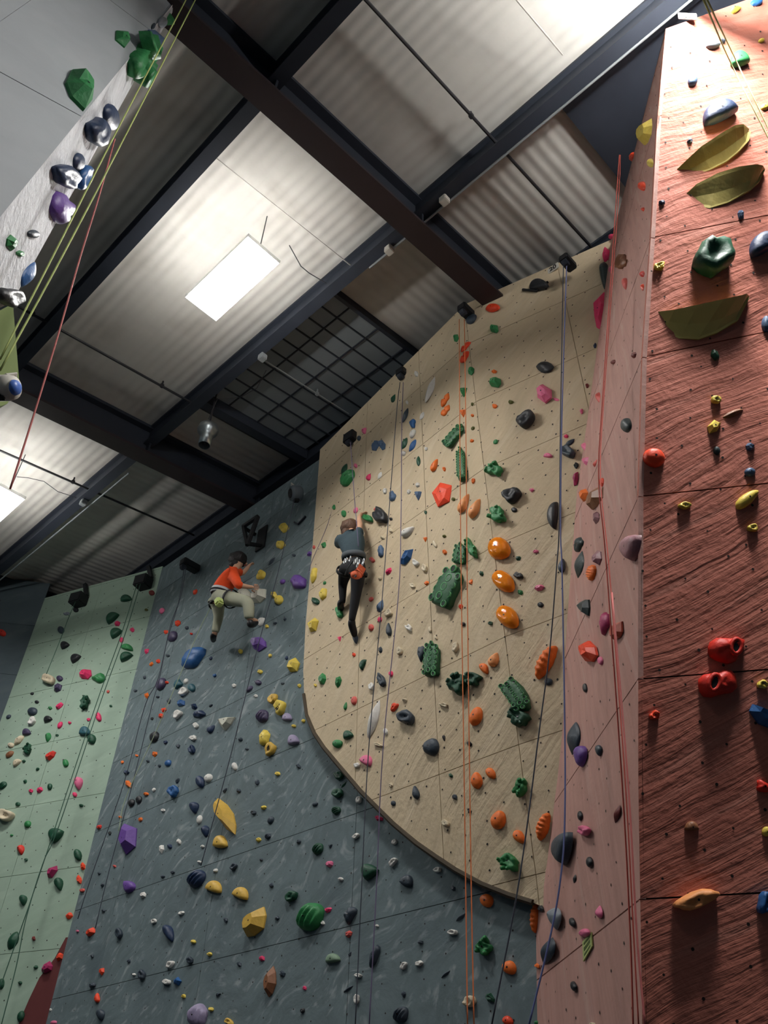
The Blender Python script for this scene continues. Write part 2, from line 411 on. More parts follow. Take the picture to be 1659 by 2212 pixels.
# the tower's own bulk behind its two faces
bm = bmesh.new()
for q in (((0, 7.15), 'top'),):
    a, b, c = Sf(0, 7.13) - front_n * .03, Sf(1, 7.13) - front_n * .03, Ss(1, 7.12)
    d = c + Vector((0, -2.4, 0)); bm.faces.new([bm.verts.new(p) for p in (a, b, d, c)])
e0, e1 = Sf(1, -1.6), Sf(1, 7.15)
bm.faces.new([bm.verts.new(p) for p in (e0, e1, e1 + Vector((1.4, .6, 0)), e0 + Vector((.6, .6, 0)))])
obj('closing_board', bm, MT['red_side_coat'], tower)
fo = [(0, -1.6), (1, -1.6), (1, 7.15), (0, 7.15)]
bmh = bolt_holes(tower, Sf, front_n, fo, 0.077, 0.205, 0.0085, rnd)
bmh2 = bolt_holes(tower, Ss, side_n, fo, 0.10, 0.21, 0.008, rnd)

# prow wall beside the camera --------------------------------------------------
K = .93
def sc(p, k): return p * k
S_top = onY(387, 10, 3.37 * K); S_edge = Vector((0.41, 3.37 * K, 0))
ST = Vector((S_edge.x, S_edge.y, 8.35)); SB = Vector((S_edge.x, S_edge.y, 3.62))
FT = onY(381, 0, 3.12) ; FB = onY(0, 469, 2.62)
fdir = (FB - FT).normalized(); FT2 = FT - fdir * .45; FB2 = FB + fdir * 1.2
C0 = ray(0, 0) * (2.72 / ray(0, 0).y)
def quad_surface(name, root, a, b, c, d, m, nu, nv, us=(), vs=()):
    """panelled face a-b-c-d (a->b is u, a->d is v)"""
    n = (b - a).cross(d - a).normalized()
    if n.dot((a + c) / 2) > 0: n = -n
    S = lambda u, v: a.lerp(b, u).lerp(d.lerp(c, u), v)
    return wall_surface(name, None, [(0, 0), (1, 0), (1, 1), (0, 1)], us, vs, S, n, m, '', parent=root, cell=.5, thick=.03, gap=.0014)
prow = empty('wall_prow'); tag(prow, 'pale prow-shaped wall with smooth grey flank and rough white edge face', 'wall', kind='structure')
quad_surface('prow_white', prow, FB2, Vector((S_edge.x, S_edge.y, 3.62 - .1)), ST, FT2, MT['left_white'], 2, 6)
back = (C0 - (FT + FB) / 2); 
quad_surface('prow_grey', prow, FB2 + back * 1.6, FB2, FT2, FT2 + back * 1.6, MT['left_smooth'], 3, 6, us=[.45], vs=[.42, .75])
bm = bmesh.new()      # far flank
bm.faces.new([bm.verts.new(p) for p in (Vector((.41, S_edge.y, 3.5)), Vector((.41, S_edge.y, 8.35)), Vector((-.4, 6.0, 8.2)), Vector((-.4, 6.0, 3.5)))])
obj('far_flank', bm, MT['left_smooth'], prow)
# lower green-yellow block under the prow
bm = bmesh.new()
q = [onY(-60, 600, 3.25), onY(28, 655, 3.25), onY(42, 830, 3.25), onY(16, 872, 3.25), onY(-60, 900, 3.25)]
f = bm.faces.new([bm.verts.new(p) for p in q]); ex = bmesh.ops.extrude_face_region(bm, geom=[f])
for v in ex['geom']:
    if isinstance(v, bmesh.types.BMVert): v.co += Vector((-.1, .5, 0))
bmesh.ops.recalc_face_normals(bm, faces=bm.faces)
obj('lower_panel', bm, MT['left_green'], prow)

# floor and closing walls -----------------------------------------------------
bm = bmesh.new(); box(bm, (0, 5, FLOOR - .05), (16, 26, .1)); fl = obj('floor', bm, MT['floor']); tag(fl, 'dark padded gym floor below the walls', 'floor', kind='structure')
bm = bmesh.new(); box(bm, (6.05, 5, 3.7), (.1, 24, 10.8)); fw = obj('wall_building', bm, MT['steel']); tag(fw, 'dark building wall hidden behind the climbing walls', 'wall', kind='structure')
# ------------------------------------------------------------------ roof: sloping corrugated deck on girders (along X) and purlins (along Y)
def roof(x): return 8.15 + 0.143 * x
GIRD = [-2.0, 3.15, 8.3, 13.45, 18.6]
PURL = [-4.4, -2.46, -0.5, 1.44, 3.48, 5.44]
ceil = empty('ceiling'); tag(ceil, 'pale corrugated metal roof deck over the whole hall', 'ceiling', kind='structure')
def deck(x0, x1, y0, y1, along_x, pitch=.13, amp=.005):
    bm = bmesh.new()
    L_, W_ = (x1 - x0, y1 - y0) if along_x else (y1 - y0, x1 - x0)
    n = int(W_ / pitch * 6); prev = None
    for i in range(n + 1):
        w = W_ * i / n; ph = (w / pitch) % 1
        h = amp * math.sin(ph * 2 * math.pi)
        row = []
        for e in (0, .5, 1):
            x, y = (x0 + L_ * e, y0 + w) if along_x else (x0 + w, y0 + L_ * e)
            row.append(bm.verts.new((x, y, roof(x) + h + .03)))
        if prev:
            for k in (0, 1): bm.faces.new((prev[k], row[k], row[k + 1], prev[k + 1]))
        prev = row
    obj('deck_sheet', bm, MT['deck'], ceil, True)
xs = PURL + [6.1]; ys = [-4.6] + GIRD
for i in range(len(xs) - 1):
    for j in range(len(ys) - 1):
        deck(xs[i], xs[i + 1], ys[j], ys[j + 1], i >= 4)
bm = bmesh.new()
a, b = -4.6, 18.8
bm.faces.new([bm.verts.new(p) for p in ((-4.5, a, roof(-4.5) + .1), (6.1, a, roof(6.1) + .1), (6.1, b, roof(6.1) + .1), (-4.5, b, roof(-4.5) + .1))])
obj('roof_membrane', bm, MT['steel'], ceil)
def slope_box(bm, x0, x1, y0, y1, h0, h1):
    """box hanging between h0 and h1 under the deck"""
    vs = [bm.verts.new((x, y, roof(x) - h)) for x in (x0, x1) for y in (y0, y1) for h in (h0, h1)]
    for q in ((0, 1, 3, 2), (4, 6, 7, 5), (0, 4, 5, 1), (2, 3, 7, 6), (0, 2, 6, 4), (1, 5, 7, 3)): bm.faces.new([vs[k] for k in q])
    bmesh.ops.recalc_face_normals(bm, faces=bm.faces)
gl_ = {-2.0: 'deep dark roof girder behind the camera side of the red tower', 3.15: 'deep dark roof girder ending above the tan wall fold', 8.3: 'deep dark roof girder ending above the slate grey wall',
       13.45: 'far dark roof girder over the pale green wall', 18.6: 'last dark roof girder beyond the green wall'}
for gy in GIRD:
    g = empty('girder', (0, gy, 0)); tag(g, gl_[gy], 'beam', kind='structure')
    for nm, (w0, h0, h1, m) in {'web': (.03, .0, .48, 'steel'), 'top_flange': (.13, -.02, .03, 'steel'), 'bottom_flange': (.13, .46, .50, 'primer')}.items():
        bm = bmesh.new(); slope_box(bm, -4.4, 5.95, -w0, w0, h0, h1); obj(nm, bm, MT[m], g)
    bm = bmesh.new()
    for px in PURL[1:]: slope_box(bm, px - .012, px + .012, -.125, .125, .02, .47)
    obj('stiffener', bm, MT['steel'], g)
pl_ = ['outermost dark purlin', 'second dark purlin', 'dark purlin over the prow wall', 'dark purlin between prow and bright lamp', 'dark purlin carrying the conduit and junction boxes', 'dark purlin along the top of the grey wall']
for k, px in enumerate(PURL):
    p = empty('purlin', (px, 0, 0)); tag(p, pl_[k] + ' under the roof deck', 'beam', kind='structure')
    for nm, (w0, h0, h1) in {'web': (.02, .0, .29), 'bottom_flange': (.07, .27, .30), 'top_flange': (.07, -.02, .02)}.items():
        bm = bmesh.new()
        for j in range(len(ys) - 1):
            vs = [bm.verts.new((x, y, roof(px) - h)) for x in (-w0, w0) for y in (ys[j] + .04, ys[j + 1] - .04) for h in (h0, h1)]
            for q in ((0, 1, 3, 2), (4, 6, 7, 5), (0, 4, 5, 1), (2, 3, 7, 6), (0, 2, 6, 4), (1, 5, 7, 3)): bm.faces.new([vs[t] for t in q])
        bmesh.ops.recalc_face_normals(bm, faces=bm.faces)
        obj(nm, bm, MT['steel'], p)
bm = bmesh.new(); slope_box(bm, 3.6, 5.4, -4.4, 1.33, .0, .05); obj('dark_sheet', bm, MT['steel'], ceil)  # dark sheet added below the deck in the bays beside the tower
hb_ = empty('shade_beam', (4.97, 0, 0)); tag(hb_, 'added dark beam standing in for shade above the climbing walls', 'beam', kind='structure')  # added beam; its dark faces make the shade band over the wall tops
bm = bmesh.new(); slope_box(bm, 4.95, 5.02, -4.4, 3.0, .02, .42); slope_box(bm, 4.95, 5.02, 3.3, 8.15, .02, .42); slope_box(bm, 4.95, 5.02, 8.45, 13.3, .02, .42); obj('web', bm, MT['steel'], hb_)
bm = bmesh.new(); slope_box(bm, 4.90, 5.07, -4.4, 3.0, .40, .43); slope_box(bm, 4.90, 5.07, 3.3, 8.15, .40, .43); slope_box(bm, 4.90, 5.07, 8.45, 13.3, .40, .43); obj('bottom_flange', bm, MT['steel'], hb_)
# lay-in tiles in one bay, their bars laid over the joints
tg = empty('tile_grid', (0, 0, 0)); tag(tg, 'dark suspended tile grid in the bay beside the girder', 'ceiling tiles', kind='structure')
tg['category'] = 'ceiling'
TX = [3.58, 3.93, 4.43, 4.93, 5.36]; TY = [4.62 + .2425 * i for i in range(11)]
for i in range(4):
    for j in range(10):
        bm = bmesh.new(); slope_box(bm, TX[i] + .012, TX[i + 1] - .012, TY[j] + .012, TY[j + 1] - .012, .03, .05)
        obj('tile', bm, MT['tile'], tg)
bm = bmesh.new()
for y in TY: slope_box(bm, 3.55, 5.4, y - .008, y + .008, .035, .062)
for x in TX[1:-1]: slope_box(bm, x - .008, x + .008, TY[0], TY[-1], .035, .064)
slope_box(bm, 3.55, 5.4, TY[0] - .05, TY[0] - .0, -.03, .10); slope_box(bm, 3.55, 5.4, TY[-1], TY[-1] + .14, -.03, .22)
obj('grid_bar', bm, MT['steel'], tg)

# ------------------------------------------------------------------ ceiling lights
lensm = mat('lens', (1, 0.975, 0.94, 1), 0.4, emit=LAMP_E, var=0)
skirtm = bpy.data.materials.new('opal_cutoff'); skirtm.use_nodes = True
_n = skirtm.node_tree; _b = _n.nodes['Principled BSDF']; _b.inputs['Base Color'].default_value = (.85, .85, .83, 1)
_t = _n.nodes.new('ShaderNodeBsdfTranslucent'); _t.inputs[0].default_value = (.8, .8, .78, 1); _m = _n.nodes.new('ShaderNodeMixShader'); _m.inputs[0].default_value = .35
_n.links.new(_b.outputs[0], _m.inputs[1]); _n.links.new(_t.outputs[0], _m.inputs[2]); _n.links.new(_m.outputs[0], _n.nodes['Material Output'].inputs['Surface'])
def lamp(x, y, label, z=7.72, s=1.0):
    lm = lensm if s == 1.0 else mat('lens_fill' if s < 1 else 'lens_bright', (1, 0.975, 0.94, 1), 0.4, emit=LAMP_E * s, var=0)
    t = empty('ceiling_light', (x, y, z)); tag(t, label, 'light', 'hanging rectangular lights')
    bm = bmesh.new(); box(bm, (0, 0, .045), (.24 if s > 2 else .345, 1.0, .03), bev=.008)
    obj('housing', bm, MT['white_box'], t)
    bm = bmesh.new()
    for sx in (-.215, .215): box(bm, (sx, 0, -.012), (.006, 1.10, .05))
    for sy in (-.545, .545): box(bm, (0, sy, -.012), (.43, .006, .05))
    obj('cutoff_skirt', bm, skirtm, t)  # skirts added to cut the lamp light reaching the wall tops
    bm = bmesh.new(); box(bm, (0, 0, .01), (.40, 1.06, .03), bev=.01); obj('diffuser', bm, lm, t)
    for sy in (-.45, .45):
        bm = bmesh.new(); tube(bm, [(0, sy, .06), (0, sy, roof(x) - z + .02)], .006); obj('hanger', bm, MT['pipe'], t)
    bm = bmesh.new(); box(bm, (0, 0, .105), (.09, .3, .06), bev=.01); obj('ballast_box', bm, MT['white_box'], t)
    return t
lamp(2.39, 4.83, 'blazing rectangular light hanging in the middle of the roof', 7.75)
lamp(2.43, 10.38, 'blazing rectangular light cut by the frame edge, beyond the girder', 7.75)
lamp(2.88, -0.62, 'rectangular light above the red tower, just out of view', 7.48, 2.7)
lamp(-1.6, -0.75, 'added fill light behind the camera for the prow wall, out of view', 7.5, .25)  # unseen fill lamp, added to brighten the prow faces
lamp(-1.6, 9.6, 'added fill light deep in the hall behind the prow, out of view')  # another unseen fill lamp added in the same row

# ------------------------------------------------------------------ pipes, conduits, boxes
def rod(name, pts, r, m, label, cat, blobs=(), parts=None):
    bm = bmesh.new(); tube(bm, pts, r, 8); o = obj(name, bm, m); 
    tag(o, label, cat)
    for p in blobs:
        bm = bmesh.new(); box(bm, p, (.05, .045, .06), bev=.008); tube(bm, [Vector(p) + Vector((0, 0, .02)), Vector(p) + Vector((0, 0, .09))], .012)
        obj('sprinkler_head', bm, m, o)
    return o
def along(y, x0, x1, dz): return [(x0 + (x1 - x0) * i / 6, y, roof(x0 + (x1 - x0) * i / 6) - dz) for i in range(7)]
rod('sprinkler_pipe', along(2.0, -3, 5.3, .15), .017, MT['pipe'], 'dark sprinkler pipe crossing the brightest roof bays', 'pipe', [(3.05, 2.0, roof(3.05) - .16), (1.0, 2.0, roof(1) - .16)])
rod('sprinkler_pipe', along(7.25, -3, 5.4, .15), .017, MT['pipe'], 'dark sprinkler pipe passing in front of the unlit bell lamp', 'pipe', [(3.0, 7.25, roof(3.0) - .14), (1.2, 7.25, roof(1.2) - .14)])
rod('sprinkler_pipe', along(9.87, -3, 5.4, .15), .017, MT['pipe'], 'dark sprinkler pipe near the light at the frame edge', 'pipe', [(3.2, 9.87, roof(3.2) - .14)])
rod('tie_rod', along(4.14, 1.5, 3.5, .12), .007, MT['palepipe'], 'thin pale rod passing behind the brightest lamp', 'pipe')
rod('tie_rod', along(5.95, 3.5, 5.2, .17), .009, MT['galv'], 'thin grey rod across the dark tile grid', 'pipe', [(4.6, 5.95, roof(4.6) - .17)])
rod('tie_rod', [onZ(1108, -10, 8.1), onZ(1216, 118, 8.35)], .009, MT['palepipe'], 'pipe drawn pale for its glare in the pink-lit roof bay', 'pipe')  # pale material paints the glare along this lit pipe
rod('conduit', [(3.55, y, roof(3.5) - .34) for y in (-2, 1, 3, 3.9)], .013, MT['galv'], 'long thin steel conduit along the purlin by the tower', 'pipe')
rod('conduit', [(3.60, y, roof(3.5) - .34) for y in (8.9, 10, 12, 14)], .013, MT['galv'], 'thin steel conduit along the purlin past the second girder', 'pipe')
for (px, py), lb in {(960, 433): 'small pale junction box nearer the red tower', (841, 540): 'small pale junction box under the girder crossing', (180, 1086): 'small grey junction box near the cut-off light', (567, 772): 'small grey junction box by the tile grid corner'}.items():
    p = onZ(px, py, roof(3.5) - .36)
    bm = bmesh.new(); box(bm, (0, 0, 0), (.09, .09, .09), bev=.008); o = obj('junction_box', bm, MT['white_box'] if px > 800 else MT['galv']); o.location = p; tag(o, lb, 'box')
    bm = bmesh.new(); tube(bm, [(0, 0, 0.04), (0, 0, .14)], .012); obj('box_hanger', bm, MT['galv'], o)
# slack cables
bm = bmesh.new(); tube(bm, [onZ(*q, 8.2) for q in ((625, 530), (650, 575), (668, 590), (705, 612))], .006, 5)
o = obj('cable', bm, MT['pipe']); tag(o, 'slack dark cable looping near the brightest lamp', 'cable')
bm = bmesh.new(); tube(bm, [onZ(*q, 8.2) for q in ((575, 800), (555, 838), (520, 858), (470, 862), (450, 905))], .004, 5)
o = obj('cable', bm, MT['pipe']); tag(o, 'thin cable feeding the unlit bell lamp', 'cable')
bm = bmesh.new(); tube(bm, [onZ(*q, 8.25) for q in ((36, 1030), (60, 1032), (95, 1040), (125, 1062), (165, 1075))], .005, 5)
o = obj('cable', bm, MT['pipe']); tag(o, 'sagging cable above the light at the frame edge', 'cable')

# unlit bell lamp
def lathe(bm, prof, seg=20, M_=None):
    rings = []
    for r, z in prof:
        rings.append([bm.verts.new((M_ @ Vector((r * math.cos(k * 2 * math.pi / seg), r * math.sin(k * 2 * math.pi / seg), z))) if M_ else Vector((r * math.cos(k * 2 * math.pi / seg), r * math.sin(k * 2 * math.pi / seg), z))) for k in range(seg)])
    for a, b in zip(rings, rings[1:]):
        for k in range(seg): bm.faces.new((a[k], a[(k + 1) % seg], b[(k + 1) % seg], b[k]))
    return rings
p = onZ(441, 962, 7.55)
bl = empty('bell_lamp', p); tag(bl, 'unlit silver bell lamp hanging below the second girder', 'light')
bm = bmesh.new(); lathe(bm, [(.075, 0), (.079, .0), (.082, .16), (.10, .20), (.132, .25), (.138, .29), (.125, .34), (.07, .38), (.0, .40)]); lathe(bm, [(.071, .0), (.071, .18)]); obj('reflector', bm, MT['alu'], bl, True)
bm = bmesh.new(); lathe(bm, [(.0, .12), (.03, .12), (.035, .05), (.0, .02)], 10); obj('bulb', bm, MT['black'], bl, True)
bm = bmesh.new(); tube(bm, [(0, 0, .38), (0, 0, roof(p.x) - p.z + .03)], .012); obj('stem', bm, MT['pipe'], bl)

# ------------------------------------------------------------------ rope anchors and auto-belays
def anchor(px, py, X, lb, w=.16, d=.34, h=.16, n=NA):
    p = onX(px, py, X); R = frame(n)
    o = empty('rope_anchor', p); tag(o, lb, 'anchor', None)
    bm = bmesh.new(); box(bm, R @ Vector((0, 0, -d / 2 + .06)), (w, h, d), R, bev=.012); obj('bracket', bm, MT['black'], o)
    bm = bmesh.new(); q = R @ Vector((0, -h / 2 - .03, .02)); tube(bm, [q - R @ Vector((.03, 0, 0)), q + R @ Vector((.03, 0, 0))], .045, 12); obj('pulley', bm, MT['steel'], o)
anchor(1222, 562, 4.85, 'black rope anchor beside the number sign on tan', .11, .2, .1)
anchor(1002, 668, 4.68, 'black rope anchor over the orange ropes at the fold', .12, .2, .11)
anchor(868, 806, 4.92, 'black rope anchor over the dark rope pair on tan', .13, .22, .11)
anchor(757, 946, 5.05, 'black rope anchor above the woman', .18, .3)
anchor(400, 1216, 5.05, 'dark rope anchor in the shadow at the grey wall top', .14, .3, .12)
anchor(1336, 326, 4.6, 'small black rope anchor behind the red tower flank', .08, .3, .08)
for (px, py), lb in {(303, 1252): 'black rope anchor at the top of the green wall', (163, 1290): 'black rope anchor near the dark corner'}.items():
    p = onplane(px, py, P0 + GREEN_N * .18, GREEN_N); R = frame(GREEN_N)
    o = empty('rope_anchor', p); tag(o, lb, 'anchor')
    bm = bmesh.new(); box(bm, R @ Vector((0, 0, -.08)), (.24, .2, .22), R, bev=.015); obj('bracket', bm, MT['black'], o)
    bm = bmesh.new(); box(bm, R @ Vector((0.05, .22, -.12)), (.06, .3, .06), R @ Matrix.Rotation(.4, 3, 'Z')); obj('strut', bm, MT['black'], o)
p = onX(537, 1152, 5.05); o = empty('wall_bracket', p); tag(o, 'dark triangular steel bracket above the climber in orange', 'bracket')
bm = bmesh.new()
for y0, z0, y1, z1 in ((.16, .22, -.02, -.22), (-.02, -.22, -.16, .22), (-.16, .22, .16, .22)): tube(bm, [(0, y0, z0), (0, y1, z1)], .035, 6)
tube(bm, [(0, -.02, -.2), (.22, -.02, -.1)], .03); tube(bm, [(0, .16, .2), (.22, .16, .2)], .03)
obj('frame', bm, MT['black'], o)
bm = bmesh.new(); box(bm, (.23, 0, .05), (.02, .2, .4)); obj('base_plate', bm, MT['black'], o)
def drum(px, py, p, n, r, lb, face, body):
    o = empty('auto_belay', p); tag(o, lb, 'auto belay'); R = frame(n)
    bm = bmesh.new(); lathe(bm, [(0, -.1), (r * .8, -.1), (r, -.07), (r, .02), (r * .9, .05), (r * .62, .05), (r * .6, .06)], 20, R); obj('drum', bm, body, o, True)
    bm = bmesh.new(); lathe(bm, [(r * .6, .058), (r * .55, .07), (0, .072)], 20, R); obj('face_disc', bm, face, o, True)
    bm = bmesh.new(); tube(bm, [R @ Vector((-r * .5, r * .8, 0)), R @ Vector((0, r * 1.6, 0)), R @ Vector((r * .5, r * .8, 0))], .012); obj('carry_handle', bm, MT['white_box'], o)
    bm = bmesh.new(); box(bm, R @ Vector((0, -r * 1.05, 0)), (r * .6, r * .4, .08), R, bev=.01); obj('rope_outlet', bm, MT['black'], o)
drum(0, 0, onX(636, 1066, 5.08), Vector((-.8, .35, -.3)), .115, 'grey auto-belay drum at the top of the slate wall', MT['black'], mat('drum_grey', srgb(104, 116, 126), .5))
drum(0, 0, onY(10, 838, 3.08), Vector((.45, -.8, -.2)), .062, 'white auto-belay with a blue face on the prow wall', mat('blue_face', srgb(70, 110, 190), .4), MT['white_box'])

# ------------------------------------------------------------------ signs
def text_mesh(s, size, R, p, m, parent, nm='lettering'):
    c = bpy.data.curves.new('t', 'FONT'); c.body = s; c.size = size; c.extrude = .001; c.align_x = 'CENTER'; c.align_y = 'CENTER'; c.offset = size * .02
    o = bpy.data.objects.new('t', c); scene.collection.objects.link(o); bpy.context.view_layer.update()
    me = bpy.data.meshes.new_from_object(o.evaluated_get(bpy.context.evaluated_depsgraph_get())); bpy.data.objects.remove(o)
    me.transform(R.to_4x4()); me.transform(Matrix.Translation(p)); return link(nm, me, m, parent)
def sign(px, py, surfp, n, txt, w, h, lb, roll=0, plate='white_box'):
    R = frame(n) @ Matrix.Rotation(roll, 3, 'Z'); o = empty('number_sign', surfp); tag(o, lb, 'sign')
    bm = bmesh.new(); box(bm, (0, 0, 0), (w, h, .012), R, bev=.004)
    for v in bm.verts: v.co += R @ Vector((0, 0, .01))
    obj('plate', bm, MT[plate], o); text_mesh(txt, h * .95, R, R @ Vector((0, 0, .019)), MT['black'], o)
p = on_tan(1196, 581); sign(0, 0, p, NA, '20', .15, .10, 'small number sign reading 20 at the tan wall top')
